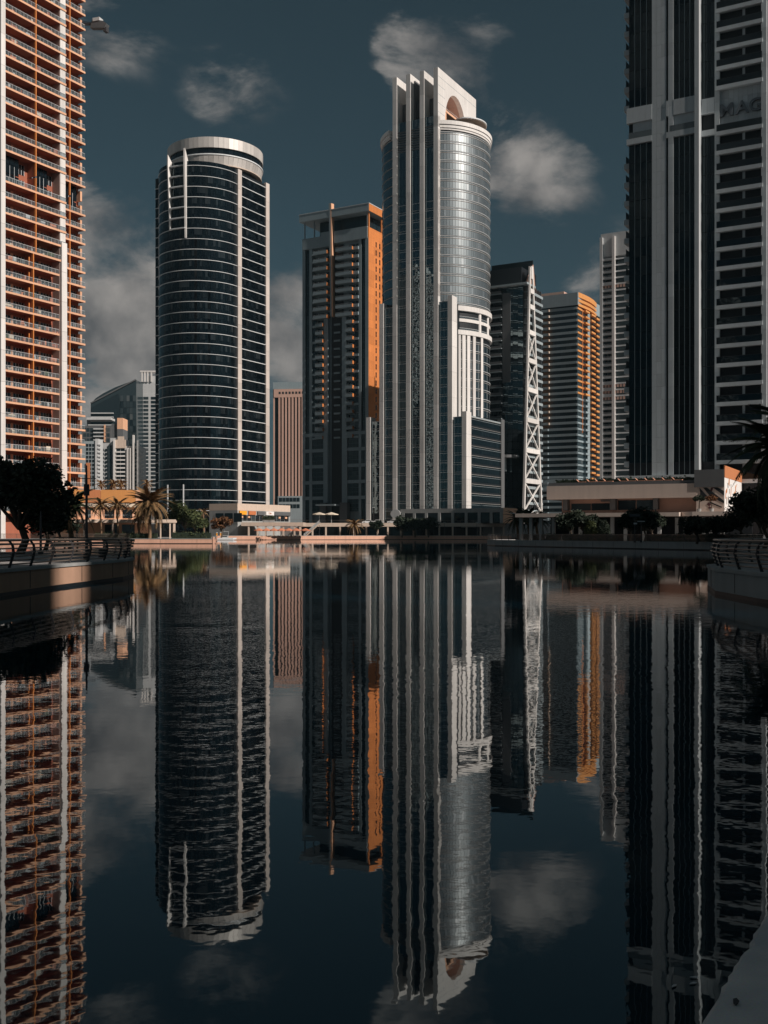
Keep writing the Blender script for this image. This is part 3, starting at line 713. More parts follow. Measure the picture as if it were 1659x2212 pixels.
# ================================================================== TOWER 4: ochre flank
t = Th('apartment_tower', 'grey apartment tower with a sunlit orange flank and roof canopy', 'tower', AT(796, 520)); t.e.scale = (1.1064,)*3
W = 35.2; D = 24
t.part('wall', MB().box(-W, -.02, 1.8, D, 6, 133.8), 't4grey')
FWL = t.part('flank_wall', MB().box(-.5, 0, .05, D, 6, 138.5), 't4orange')
u = lambda x: -W*(1075-x)/930.0
piers = []
for x0, x1 in ((145, 185), (245, 285), (940, 975), (1030, 1074)):
    for q in range(12): piers.append(FB(u(x0), u(x1), -1.7, .0, 6+q*10.65, 6+(q+1)*10.65-.05, 't4grey'))
t.pieces('pier', piers)
gl = []
for x0, x1 in ((185, 245), (975, 1030)):
    for q in range(36):
        gl.append(FB(u(x0), u(x1), -.9, -.8, 6+q*3.55+.05, 6+(q+1)*3.55, 'gteal', 0, tl()))
t.pieces('window_pane', gl)
bal, win, ral, inn = [], [], [], []
for q in range(9):
    z = 133.0-3.66*(q+1)
    for x0, x1 in ((320, 520), (640, 872)):
        bal.append(FB(u(x0), u(x1), -1.8, 1.5, z-.25, z, 't4grey')); bal.append(FB(u(x0), u(x1), 1.38, 1.5, z, z+1.15, 't4grey'))
        bal.append(FB(u(x1)-.15, u(x1)+.02, -1.0, 1.5, z-.25, z+1.2, 't4orange'))
        ral.append(FB(u(x0), u(x1), 1.4, 1.46, z+1.45, z+1.52, 'whitem'))
    bal.append(FB(u(872), u(942), -1.8, .6, z-.25, z+1.1, 't4grey'))
    bal.append(FB(u(285), u(320), -1.8, .6, z-.25, z+.4, 't4grey'))
    for x0, x1 in ((290, 345), (350, 438), (445, 520), (645, 700), (775, 860), (870, 935)): win.append(FB(u(x0), u(x1), 0, .06, z+.2, z+2.9, 'win', 1.8, tl()))
for q in range(15):
    z = 100.2-3.66*(q+1)
    for x0, x1 in ((345, 452), (770, 872)):
        bal.append(FB(u(x0), u(x1), -1.8, 1.1, z-.25, z, 't4grey')); bal.append(FB(u(x0), u(x1), .98, 1.1, z, z+1.15, 't4grey'))
        bal.append(FB(u(x1)-.15, u(x1)+.02, -.4, 1.1, z-.25, z+1.2, 't4orange'))
        ral.append(FB(u(x0), u(x1), 1.0, 1.06, z+1.45, z+1.52, 'whitem'))
    bal.append(FB(u(585), u(672), -4.2, -.6, z-.2, z+.6, 't4grey'))
    for x0, x1 in ((345, 440), (775, 860)): win.append(FB(u(x0), u(x1), 0, .06, z+.2, z+2.9, 'win', 1.8, tl()))
    for x0, x1 in ((286, 340), (880, 940)): win.append(FB(u(x0), u(x1), 1.2, 1.3, z+.2, z+3.3, 'gteal', 1.8, tl()))
    if q % 2 == 0: bal.append(FB(u(870), u(942), -1.8, .25, z-.4, z+.6, 't4grey')); bal.append(FB(u(283), u(345), -1.8, .25, z-.4, z+.6, 't4grey'))
    win.append(FB(u(590), u(660), -3.2, -3.1, z+.8, z+3, 'win', 0, tl()))
t.pieces('balcony', bal); t.pieces('balcony_rail', ral); t.pieces('window', win)
t.part('centre_recess', MB().box(u(545), u(705), 1.2, 1.75, 6, 133), 'core')
t.part('recess_pier', MB().box(u(450), u(508), .2, 1.79, 6, 100), 't4grey'); t.part('recess_pier', MB().box(u(705), u(768), .2, 1.79, 6, 100), 't4grey')
# blade
t.part('blade', MB().extr([(u(552), 1, 151.6), (u(552), -1.3, 151.4), (u(564), -.6, 100.3), (u(564), 1, 100.3)], (1.1, 0, 0)), 'peach')
t.part('blade_face', MB().extr([(u(545), 1, 151.7), (u(545), -1.35, 151.5), (u(557), -.65, 100.3), (u(557), 1, 100.3)], (.7, 0, 0)), 't4grey')
# parapet, colonnade and roof
t.part('parapet', MB().box(-W+.1, u(545), -.3, 1.79, 132.5, 137.5).box(u(600), -.52, -.3, 1.79, 133.5, 138.8).box(u(410), u(545), -.25, 1.7, 137.5, 139.2), 't4grey')
t.part('penthouse', MB().box(u(330), u(1000), 4, D-3, 133.8, 145.0), 'gteal')
t.pieces('roof_column', [FB(a_, a_+.5, -1, -.5, 137, 145, 't4grey') for a_ in (-W+.6, u(300), -1.2)]+[RB(y, y+.6, -.7, -.1, 138, 145, 't4orange') for y in (.6, 12.0, 22.5)])
t.part('roof_slab', MB().box(-W-1.0, .8, -1.2, D+.5, 145.2, 148.4), 't4grey')
t.part('roof_edge', MB().box(.8, .95, -1.15, D+.45, 145.2, 148.4), 't4orange')
t.part('roof_coping', MB().box(-W-1.1, 1.05, -1.3, D+.6, 148.4, 148.7), 'pale')
# flank windows
fw = []
for q in range(36):
    z = 132.0-3.66*q
    if z < 8: break
    for u0 in (6.3, 9.6): fw += [RB(u0, u0+1.0, -.02, .05, z, z+1.15, 'g8', 0), RB(u0, u0+1.0, -.02, .05, z-1.2, z-.1, 'g8', 0)]
    if q % 2 == 0: fw.append(RB(14.2, 20, -.02, .04, z-3.3, z+1.6, 'win', 0))
t.pieces('flank_window', fw, parent=FWL)
t.pieces('flank_tile', [RB(.1+j*4.76, .1+(j+1)*4.76-.05, 0, .03, 6+3.66*i, 6+3.66*(i+1)-.06, 't4orange') for i in range(36) for j in range(5)], parent=FWL)
# big glazed panels of the base
v = lambda x: -W*(910-x)/775.0
pn, pf = [], []
for (z0, z1) in ((40.6, 46.4), (33.3, 39.2), (26.0, 31.9), (18.8, 24.6), (12.0, 17.5)):
    for (x0, x1) in ((166, 386), (672, 900)):
        w_ = (v(x1)-v(x0))/5
        for j in range(5):
            for r_ in range(3):
                h_ = (z1-z0)/3; pn.append(FB(v(x0)+j*w_+.05, v(x0)+(j+1)*w_-.05, 1.3, 1.4, z0+r_*h_+.05, z0+(r_+1)*h_-.05, 'gteal', 1.8, tl()))
    pf.append(FB(-W, v(386)+2, -1.8, .1, z1, z1+1.5, 't4grey')); pf.append(FB(v(640), -.1, -1.8, .1, z1, z1+1.5, 't4grey'))
t.pieces('base_pane', pn); t.pieces('base_beam', pf)
t.pieces('base_pier', [FB(v(390), v(440), -1.8, .3, 6.2+i*8.2, 14.3+i*8.2, 't4grey') for i in range(5)]+[FB(v(612), v(668), -1.8, .3, 6.2+i*8.2, 14.3+i*8.2, 't4grey') for i in range(5)])
t.part('entrance_canopy', MB().box(v(365), v(590), -5, 1.5, 14.6, 15.3), 'grey')
t.part('entrance_arch', MB().prism([(v(370), 1), (v(370), -2), (v(440), -2), (v(440), 1)], 6, 16).prism([(v(605), 1), (v(605), -2), (v(690), -2), (v(690), 1)], 6, 16), 'dgrey')
T4 = t

# ================================================================== TOWER 5: truss tower
t = Th('apartment_tower', 'dark glass tower braced by a tall white tapering lattice truss', 'tower', AT(1131, 470))
W5 = 20
WL = t.part('wall', MB().box(-W5, 0, 0, 19.6, 6, 113), 'core')
sl_, wn5, rt = [], [], []
z = 110.0
while z > 8:
    sl_.append(FB(-W5, -10.2, 0, 1.3, z-.3, z, 'grey')); sl_.append(FB(-W5, -10.2, 1.2, 1.3, z, z+1.0, 'dgrey'))
    for j in range(4): wn5.append(FB(-W5+j*2.7+.1, -W5+(j+1)*2.7-.1, 0, .08, z+.1, z+3.0, 'win', 0, tl()))
    for j in range(4): wn5.append(FB(-10+j*2.45+.06, -10+(j+1)*2.45-.06, .0, .1, z-.2, z+3.2, 'g3', 0, tl(.012)))
    sl_.append(RB(.5, 19.5, 0, 1.7, z-.3, z, 'grey'))
    for j in range(7): rt.append(RB(1.0+2.75*j, 1.25+2.75*j, 0, 1.6, z, z+3.1, 'dgrey'))
    for j in range(6): wn5.append(RB(1.3+2.75*j, 3.7+2.75*j, 0, .08, z+.1, z+2.9, 'win', 0, tl()))
    sl_.append(RB(.5, 19.5, 1.6, 1.7, z, z+.9, 'grey'))
    z -= 3.5
t.pieces('balcony_slab', sl_); t.pieces('window_pane', wn5, parent=WL); t.pieces('balcony_divider', rt)
t.part('grey_panel', MB().box(-10.0, -6.2, -.35, 0, 70, 110), 'dgrey')
t.part('eaves', MB().extr([(-W5, -2.5, 112.6), (2.6, -2.5, 112.6), (2.6, 8, 112.6), (-W5, 8, 112.6)], (0, 0, .8)), 'grey')
t.pieces('soffit_light', [(-18+i*4.6, -1.4, 112.5, 2.6, 1.4, .1, 0, 0, 'pale') for i in range(4)])
t.part('penthouse', MB().box(-W5, -1, 0, 18, 113.4, 121), 'core')
t.part('roof_screen', MB().box(-W5, .2, 10.5, 11.2, 113.4, 126), 'gteal')
t.part('gable', MB().extr([(.1, 1.0, 107), (.1, 1.0, 113.4), (.1, 10.5, 124.0), (.1, 14, 107)], (.5, 0, 0)), 'pink')
# truss on the right face
zt = 120.5; xo = 2.6; ap = t.yr(1147, xo); apl = t.yr(1144.8, xo); apr = t.yr(1149.6, xo)
L0, L1 = t.yr(1130.5, xo), t.yr(1170, xo)
legs = MB()
def legy(z, s):   # legs run straight in from the base to the apex
    f_ = (z-6)/(zt-6); return (L0+(apl-L0)*f_) if s < 0 else (L1+(apr-L1)*f_)
zs_ = [6+(zt-6)*i/14 for i in range(15)]
for s in (-1, 1):
    lg = MB()
    for i in range(14): lg.beam((xo, legy(zs_[i], s), zs_[i]-.02), (xo, legy(zs_[i+1], s), zs_[i+1]+.02), 1.2, 1.0-.025*i, (1, 0, 0))
    t.part('truss_leg', lg, 'white')
lv = [11.5, 25.5, 39, 52.5, 66, 79, 91.5, 103, 110]
for i, z in enumerate(lv):
    t.part('truss_crossbar', MB().beam((xo+.01, legy(z, -1), z), (xo+.01, legy(z, 1), z), 1.3, 2.0 if i else 1.2, (0, 0, 1)), 'white')
    if i < 6:
        for s in (-1, 1): t.part('truss_brace', MB().beam((xo-.1*s, legy(z, s), z+.6), (xo-.1*s, legy(lv[i+1], -s), lv[i+1]-.6), .5, .6, (1, 0, 0)), 'white')
t.part('truss_cap', MB().beam((xo, ap, zt-5), (xo, ap, zt+.6), 1.4, 2.2, (0, 1, 0)), 'white')
t.part('side_fin', MB().box(-6, -1, 19.7, 26, 6, 104), 'gteal')
t.part('podium_ring', MB().ring(-8, -1.5, .2, 5.2, 36, 37.2, 0, 360, 24), 'dgrey'); t.part('podium_column', MB().cyl(-8, -3.2, 1.0, 30, 36, 12), 'grey')
t.part('penthouse_light', MB().box(.45, .6, 1.5, 2.6, 108, 109), 'whitem')

# ================================================================== TOWER 6: golden balconies
t = Th('apartment_tower', 'mid distance grey banded tower with golden sunlit balconies', 'tower', AT(1247, 600))
W6, H6 = 40, 139.0
WL = t.part('wall', MB().box(-W6, 0, 0, 42, 6, H6-7), 'gteal')
t.part('roof_block', MB().box(-W6-1, .6, -.8, 42, H6-7, H6), 't6grey')
fr, gd, pn = [], [], []
z = H6-8.5; q = 0
while z > 8:
    fr.append(FB(-W6, 0, .0, .5, z-.9, z+.5, 't6grey')); fr.append(FB(-32, -17, .5, 1.7, z-.9, z+.3, 't6grey'))
    for j in range(12): pn.append(FB(-W6+j*3.33+.08, -W6+(j+1)*3.33-.08, 0, .1, z-2.7, z-.95, 'gteal', 0, tl()))
    g_ = 'gold' if q < 15 else 't6grey'; gd.append(RB(0, 15.8, 0, .45, z-.8, z+.25, g_)); gd.append(RB(9.5, 16.5, .45, 2.0, z-.8, z+.2, g_))  # lower floors turn grey to paint in the unlit part of the flank
    gd.append(RB(21, 28, 0, 1.7, z-.8, z+.2, 'gold')); gd.append(RB(29, 37, .6, 2.0, z-1.7, z-.6, 'gold'))
    for j in range(5): pn.append(RB(.3+j*3.1, 3.2+j*3.1, 0, .08, z-2.7, z-.95, 'win' if j > 2 else 'gfar', 0, tl()))
    for j in range(5): pn.append(RB(21+j*3.1, 23.9+j*3.1, 0, .08, z-2.7, z-.95, 'win', 0, tl()))
    z -= 3.42; q += 1
t.pieces('parapet_band', fr); t.pieces('golden_balcony', gd); t.pieces('window_pane', pn, parent=WL)
t.part('blank_pier', MB().box(0, .6, 16.6, 20.8, 6, H6-8), 't6grey')
for i, (z0, z1, m) in enumerate(((H6-2.6, H6+.2, 'gold'), (H6-5.2, H6-3.6, 'gold'), (H6-7.6, H6-6.2, 'gold'))):
    t.part('curved_cornice', MB().extr([(.7, .2, z0), (1.6, 8, z0), (2.1, 16, z0), (1.8, 24, z0), (.6, 33, z0), (.3, 33, z0), (.3, .2, z0)], (0, 0, z1-z0)), m)
t.part('corner_strip', MB().box(0, .55, 7.6, 8.3, 60, H6-8), 'rust')
t.part('vertical_rib', MB().box(-23.5, -22.6, -2.0, -.5, 6, H6-8), 'fascia')
t.pieces('rib_end', [FB(-16.9, -16.3, .4, 1.75, z_-.9, z_+.35, 'fascia') for z_ in [H6-8.5-3.42*i for i in range(20)]])
t.part('refuge_band', MB().box(-W6-.1, .75, -.75, 20, 26.5, 33.5), 't6grey'); t.part('refuge_flank', MB().box(.4, .9, 18, 37, 26.5, 33.5), 'gold')
t.part('roof_hut', MB().box(-24, -10, 6, 14, H6, H6+3), 'pink')

# ================================================================== TOWER 7: white gridded tower behind the right hand tower
t = Th('apartment_tower', 'pale white gridded tower rising just left of the dark right hand tower', 'tower', AT(1322, 545))
x7 = t.xf(1299, 0)
H7 = t.z(503, 0, 0)
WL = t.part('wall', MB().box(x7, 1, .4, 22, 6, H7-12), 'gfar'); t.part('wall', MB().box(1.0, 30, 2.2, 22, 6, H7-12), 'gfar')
t.part('crown_wall', MB().box(x7-.2, 30, -.1, 22, H7-12, H7), 'pale')
sl_, pn, ps = [], [], []
z = H7-13.5; q = 0
while z > 7:
    mech = 24 < (H7-z) < 28 or abs(z-(ZZ(836, 545))) < 5
    sl_.append(FB(x7, .5, -.3, 1.0, z-.7, z+(.9 if mech else .45), 'pale')); sl_.append(FB(1.6, 12, -.3, .2, z-.5, z+.2, 'whitem'))
    if not mech:
        n_ = 6; w_ = (1-x7)/n_
        for j in range(n_): pn.append(FB(x7+j*w_+.12, x7+(j+1)*w_-.12, 0, .12, z-2.6, z-.9, 'win', .4, tl()))
        ps.append(FB(x7, .5, .85, .95, z+.85, z+.95, 'whitem'))
    else:
        for j in range(8): pn.append(FB(x7+j*1.6+.3, x7+(j+1)*1.6-.2, .9, 1.0, z-2.2, z-.7, 'pink', .4, 0))
    z -= 3.2; q += 1
t.pieces('floor_slab', sl_); t.pieces('window_pane', pn, parent=WL); t.pieces('rail', ps)
t.part('pier', MB().box(x7-.5, x7+1.0, -1.2, 1, 6, H7-2), 'pale'); t.part('pier', MB().box(.3, 1.8, -1.3, 1, 6, H7-2), 'white')
T7 = t

# ================================================================== TOWER 8: dark tower with big letters
t = Th('apartment_tower', 'dark shaded tower at the right edge with large raised letters', 'tower', AT(1650, 186))
U = lambda px, d=0: t.xf(px, d)
ZR = lambda py, px=1505: t.z(py, t.xf(px), 0)
H8 = 150.0; zb = 13.0
uL = U(1357.5)
WL = t.part('wall', MB().box(uL, U(1508), .4, 24, 2, H8), 'core')
t.part('wall', MB().box(U(1508)-.2, 1.0, 2.9, 24, 2, H8), 'core')
BZ0, BZ1, BZ2, BZ3 = ZR(296, 1455), ZR(285, 1455), ZR(245, 1455), ZR(216, 1455)   # the double storey band
FZ = [BZ0-3.5*i for i in range(1, 20)] + [BZ3+.6+3.5*i for i in range(24)]
pn, pt, tr = [], [], []
def gstrip(u0, u1, n_, y, m='g8'):
    w_ = (u1-u0)/n_
    for zf in [BZ0-3.5*i for i in range(1, 20)]+[BZ3+3.5*i for i in range(24)]:
        if zf < zb-1: continue
        for j in range(n_):
            pn.append(FB(u0+j*w_+.03, u0+(j+1)*w_-.03, 0, .07, zf+.05, zf+3.42, m, y, tl(.004)))
gstrip(uL, U(1408.5), 4, .4); gstrip(U(1455), U(1501), 4, .4); gstrip(U(1439.4), U(1444), 1, .4)
uS = lambda px: t.xf(px, 2.5)
gstrip(uS(1513.5), uS(1544), 3, 2.9)
t.pieces('window_pane', pn, parent=WL)
def tiles(u0, u1, n_, y0, dep, zz0, zz1, hh=2.33):
    w_ = (u1-u0)/n_; z = zz0
    while z < zz1-.3:
        z2 = min(z+hh, zz1)
        for j in range(n_): pt.append(FB(u0+j*w_+.012, u0+(j+1)*w_-.012, -.3, dep, z+.012, z2-.012, 'mag', y0))
        z = z2
tiles(U(1408.5), U(1439.4), 3, .4, .55, zb, H8); tiles(U(1444), U(1455), 1, .4, .6, zb, H8); tiles(U(1501), U(1508), 1, .4, .75, zb, H8, 3.5)
tiles(uS(1544), uS(1555), 1, 2.9, .6, zb, H8); tiles(uS(1645), uS(1657), 1, 2.9, .8, zb, H8)
t.pieces('cladding_tile', pt)
t.pieces('mullion', [FB(a_-.05, a_+.05, .05, .16, zb, H8, 'grey', .4) for a_ in [uL+(U(1408.5)-uL)*i/4 for i in (1, 2, 3)]+[U(1455)+(U(1501)-U(1455))*i/4 for i in (1, 2, 3)]])
t.part('lit_edge_strip', MB().box(U(1508)-.05, U(1508)+.25, -.35, -.05, zb, H8), 'whitem')  # white strip stands in for the sunlit pier edge
t.part('return_wall', MB().box(U(1508)-.2, U(1508)+.02, -.0, 2.9, zb, H8), 'mag')
bd = []
for (u0, u1, y) in ((uL-.3, U(1408.5), .4), (U(1439.4), U(1444), .4), (U(1455), U(1501), .4), (uS(1513.5), uS(1544), 2.9)):
    n_ = max(1, round((u1-u0)/1.3)); w_ = (u1-u0)/n_
    for j in range(n_):
        bd.append(FB(u0+j*w_+.01, u0+(j+1)*w_-.01, -.3, .62, BZ2-.35, BZ3, 'mag', y)); bd.append(FB(u0+j*w_+.01, u0+(j+1)*w_-.01, -.3, .6, BZ0, BZ1+.1, 'mag', y))
t.pieces('band_tile', bd)
for (u0, u1) in ((uL+.8, U(1408.5)), (U(1455), U(1501))):
    t.part('refuge_wall', MB().box(u0, u1, .2, .45, BZ1, BZ2), 'mag'); t.part('refuge_glass', MB().box(u0-.7, u1, -.2, -.15, BZ1+.1, BZ1+1.2), 'darkclear')
t.part('base_beam', MB().box(uL-.6, U(1503), -.6, .5, zb-2.2, zb-.02), 'mag')
# left profile balconies
t.pieces('end_balcony', [(uL-.55, 2.2, z-.1, 1.1, 2.6, 1.0, 0, 0, 'mag') for z in FZ if z > zb]); t.pieces('end_rail', [(uL-.75, 2.2, z+1.2, .06, 2.4, 1.3, 0, 0, 'darkclear') for z in FZ if z > zb])
# balcony bays on the right
sb, rl, dv, bw = [], [], [], []
u0, u1 = uS(1553), uS(1646); um = uS(1606)
ZS = ZR(240, 1600); ZSG1 = ZR(178, 1600)
zlist = [t.z(277+42.1*i, t.xf(1600, 2.5), 2.5) for i in range(0, 19)] + [t.z(178-42.1*i, t.xf(1600, 2.5), 2.5) for i in range(0, 18)]
zlist = [z for z in zlist if zb-1 < z < H8]
for z in zlist:
    sb.append(FB(u0-.5, u1+.15, -1.0, 1.0, z-.75, z-.05, 'mag', 2.9)); rl.append(FB(u0-.35, u1+.05, .78, .84, z-.04, z+1.15, 'g8', 2.9)); rl.append(FB(u0-.35, u1+.05, .76, .86, z+1.15, z+1.2, 'rail', 2.9))
    dv.append(FB(um-.22, um+.22, -.6, .15, z-.04, z+2.8, 'mag', 2.9))
    for j in range(6):
        w_ = (u1-u0)/6; bw.append(FB(u0+j*w_+.05, u0+(j+1)*w_-.05, 0, .05, z+.05, z+2.6, 'g8', 4.6, tl()))
t.part('bay_back', MB().box(u0-.3, u1+.2, 4.6, 6, zb, H8), 'core')
t.pieces('balcony_slab', sb); t.pieces('balcony_rail', rl); t.pieces('bay_divider', dv); t.pieces('bay_window', bw)
# sign panel and letters
zs0, zs1 = t.z(262, um, 2.5), t.z(186, um, 2.5)
sp = []
for i in range(9):
    for j in range(4):
        w_ = (u1-u0)/9; h_ = (zs1-zs0)/4; sp.append(FB(u0+i*w_+.01, u0+(i+1)*w_-.01, -.4, .05, zs0+j*h_+.01, zs0+(j+1)*h_-.01, 'mag', 2.9))
t.pieces('sign_tile', sp)
def letters(th, txt, name, x, y, z, size, m, rot=(R(90), 0, 0), extr=.12, squeeze=1.0, off=0.0):
    cu = bpy.data.curves.new(name, 'FONT'); cu.body = txt; cu.size = size; cu.extrude = extr; cu.offset = off; cu.align_x = 'CENTER'
    tmp = bpy.data.objects.new(name, cu); col.objects.link(tmp)
    me = bpy.data.meshes.new_from_object(tmp.evaluated_get(bpy.context.evaluated_depsgraph_get())); bpy.data.objects.remove(tmp)
    me.materials.clear(); me.materials.append(MT[m]); me.name = name
    return link(name, me, th.e if isinstance(th, Th) else th, (x, y, z), rot, (squeeze, 1, 1))
MT['letter'] = paint('letter_metal', (0.13, 0.15, 0.17), 0.45, 0.06, 1.0)
wS = (u1-u0)
for ch, f_ in (('M', .18), ('A', .54), ('G', .86)):
    letters(t, ch, 'letter', u0+wS*f_, 2.9-.3, t.z(243, um, 2.5), 3.15, 'letter', extr=.24, off=.06, squeeze=1.05)
T8 = t

# ================================================================== distant towers on the left
def far_tower(name, label, px0, px1, Y, depth=24):
    return Th(name, label, 'tower', AT(px0, Y), 0.0)
Yf = 720.0; g = Yf/FPX
# glass wedge
t = far_tower('office_tower', 'far dark glass building with a steep slanting roofline', 183, 300, Yf)
xx = lambda px: (px-183)*g
zq = lambda py: ZZ(py, Yf)
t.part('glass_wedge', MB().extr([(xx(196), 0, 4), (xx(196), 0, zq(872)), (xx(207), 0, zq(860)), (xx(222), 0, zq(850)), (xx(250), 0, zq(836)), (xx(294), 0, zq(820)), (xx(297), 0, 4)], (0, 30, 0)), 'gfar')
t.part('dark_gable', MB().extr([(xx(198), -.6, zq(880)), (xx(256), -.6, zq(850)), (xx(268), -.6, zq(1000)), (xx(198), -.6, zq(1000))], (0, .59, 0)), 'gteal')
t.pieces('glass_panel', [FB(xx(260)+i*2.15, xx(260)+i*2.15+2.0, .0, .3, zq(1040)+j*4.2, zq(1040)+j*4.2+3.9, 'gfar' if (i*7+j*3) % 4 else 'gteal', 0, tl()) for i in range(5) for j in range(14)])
t.part('roof_edge', MB().beam((xx(196), -.5, zq(871)), (xx(294), -.5, zq(820)), .8, .8), 'dgrey')
t.pieces('floor_band', [FB(xx(198)-2*(i > 2), xx(246), .6, 2.2, zq(894+8.5*i), zq(894+8.5*i)+.6, 'pale') for i in range(8)])
t.part('stepped_block', MB().box(xx(186), xx(198), 2, 20, 4, zq(905)).box(xx(180), xx(186), 4, 20, 4, zq(922)), 'dgrey')
# grey block with orange corner in front of it
t = far_tower('apartment_tower', 'far grey stepped block with a small orange lift tower on top', 176, 268, 690); g2 = 690/FPX
x_ = lambda px: (px-176)*g2
z_ = lambda py: ZZ(py, 690)
t.part('wall', MB().box(x_(176), x_(240), 0, 18, 4, z_(920)).box(x_(240), x_(254), 1, 18, 4, z_(915)), 'dgrey')
t.part('lift_shaft', MB().box(x_(253.5), x_(266), -.45, 12, 4, z_(927)), 'dgrey'); t.part('lift_tower', MB().box(x_(253.5), x_(266), -.5, 12, z_(927), z_(903)), 'peach')
t.part('roof_deck', MB().box(x_(188), x_(240), -1, 10, z_(907), z_(902)), 'pale')
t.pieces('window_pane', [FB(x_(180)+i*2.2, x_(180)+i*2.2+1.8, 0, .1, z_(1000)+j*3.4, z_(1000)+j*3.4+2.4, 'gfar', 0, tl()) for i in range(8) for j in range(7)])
t.pieces('floor_slab', [FB(x_(203), x_(228), 0, 1.6, z_(928+8*i), z_(928+8*i)+.7, 'pale') for i in range(8)])
t.part('corner_strip', MB().box(x_(226), x_(228), -1.8, 0, z_(955), z_(918)), 'peach')
# slim tower with square windows
t = far_tower('apartment_tower', 'far slim pale tower with rows of square windows beside the round tower', 298, 352, 740); g3 = 740/FPX
x_ = lambda px: (px-298)*g3
z_ = lambda py: ZZ(py, 740)
t.part('wall', MB().box(x_(298), x_(352), 0, 18, 4, z_(851)).box(x_(304), x_(352), .2, 18, z_(851), z_(825)).box(x_(320), x_(352), .4, 18, z_(825), z_(812)), 'pale')
pn = []
for j in range(27):
    z = z_(860+8.55*j)
    if z < 6: break
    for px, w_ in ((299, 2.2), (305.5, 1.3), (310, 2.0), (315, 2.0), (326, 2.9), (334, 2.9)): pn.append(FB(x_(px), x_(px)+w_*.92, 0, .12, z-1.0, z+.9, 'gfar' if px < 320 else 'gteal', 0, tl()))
t.pieces('window_pane', pn)
t.pieces('crown_post', [FB(x_(px), x_(px)+.9, 0, .9, z_(825), z_(803), 'white') for px in (306, 312, 318, 326)])
t.part('crown_beam', MB().box(x_(303), x_(336), -1, 6, z_(804), z_(801)), 'white')
# white balcony block
t = far_tower('apartment_tower', 'far white block with stacked balconies above the orange podium', 204, 310, 605); g4 = 605/FPX
x_ = lambda px: (px-204)*g4
z_ = lambda py: ZZ(py, 605)
t.part('wall', MB().box(x_(204), x_(246), .5, 18, 4, z_(957)).box(x_(238), x_(262), .2, 18, 4, z_(946)).box(x_(262), x_(300), .8, 18, 4, z_(963)), 'pale')
t.part('gable', MB().box(x_(246.5), x_(272), -.8, .19, z_(968), z_(950)).box(x_(255), x_(268), -.8, .19, z_(950), z_(943)), 'fascia')
for px, w_, top_ in ((246, 4, 950), (275, 3.5, 968), (281.5, 2, 968), (287.5, 3.2, 940), (297, 4, 952), (302, 3.0, 972)): t.part('pier', MB().box(x_(px), x_(px+w_), -1.6, .6, 4, z_(top_)), 'white')
t.part('stair_glass', MB().box(x_(233.5), x_(241.5), -.1, .6, 4, z_(962)), 'gteal')
bl, pn = [], []
for j in range(11):
    z = z_(977+8.6*j)
    bl += [FB(x_(251), x_(271), 0, 1.5, z-.3, z+.5, 'white'), FB(x_(303.5), x_(311), -.5, 1.2, z-.3, z+.5, 'white'), FB(x_(205), x_(219), 0, 1.2, z-.3, z+.3, 'pale')]
    for px, w_ in ((252, 8), (261, 9), (220, 4.5), (227, 4.5), (206, 6), (277.5, 4), (291, 5)): pn.append(FB(x_(px), x_(px+w_*.92), .0, .12, z+.6, z+2.0, 'gteal', .2, tl()))
t.pieces('balcony', bl); t.pieces('window_pane', pn)
# narrow building peeping out behind the left tower
t = far_tower('apartment_tower', 'narrow grey building with an orange corner behind the left tower balconies', 168, 220, 520); g5 = 520/FPX
x_ = lambda px: (px-168)*g5
z_ = lambda py: ZZ(py, 520)
t.part('wall', MB().box(x_(150), x_(206), 0, 14, 4, z_(953)), 'grey'); t.part('corner_strip', MB().box(x_(186.5), x_(195), -.6, -.05, 4, z_(1000)), 'rust'); t.part('upper_corner', MB().box(x_(206.2), x_(213), -.5, 8, 4, z_(948)), 'pale')
t.pieces('window_pane', [FB(x_(186)+i*1.5, x_(186)+i*1.5+1.1, 0, .1, z_(965+8.5*j), z_(965+8.5*j)+1.4, 'gteal', 0, tl()) for i in range(3) for j in range(11)])
t.pieces('balcony', [FB(x_(212), x_(216.5), -2, .8, z_(962+8.5*j), z_(962+8.5*j)+.6, 'pale') for j in range(11)])

# ================================================================== striped tower between the round tower and the ochre one
t = Th('office_tower', 'pinkish tower of tall vertical stripes behind the round tower', 'tower', AT(590, 650), R(-7))
g6 = 650/FPX
z_ = lambda py: ZZ(py, 650)
Wx = 72*g6
t.part('wall', MB().box(0, Wx, 0, 20, 4, z_(826)), 'gteal')
t.part('roof_screen', MB().box(0, Wx, -.3, 20, z_(841), z_(826)), 't6grey')
t.part('fascia', MB().box(.6, Wx, -.9, -.1, z_(859), z_(841.5)), 'pink')
t.pieces('square_opening', [FB(3.7+i*2.07, 4.9+i*2.07, .6, .95, z_(852), z_(847), 'black') for i in range(8)])
t.pieces('stripe', [FB(3.5+i*2.07, 4.55+i*2.07, 0, .9, z_(1074), z_(859.2), 'pink') for i in range(8)]+[FB(.2, 1.0, 0, .6, z_(1100), z_(859.2), 'pink')])
t.part('base', MB().box(3.3, Wx, -1.5, -.05, 4, z_(1072)), 'grey'); t.pieces('base_pane', [FB(4+i*2.2, 5.9+i*2.2, 1.5, 1.6, z_(1098)+4*j, z_(1098)+4*j+2.4, 'gteal') for i in range(6) for j in range(2)])

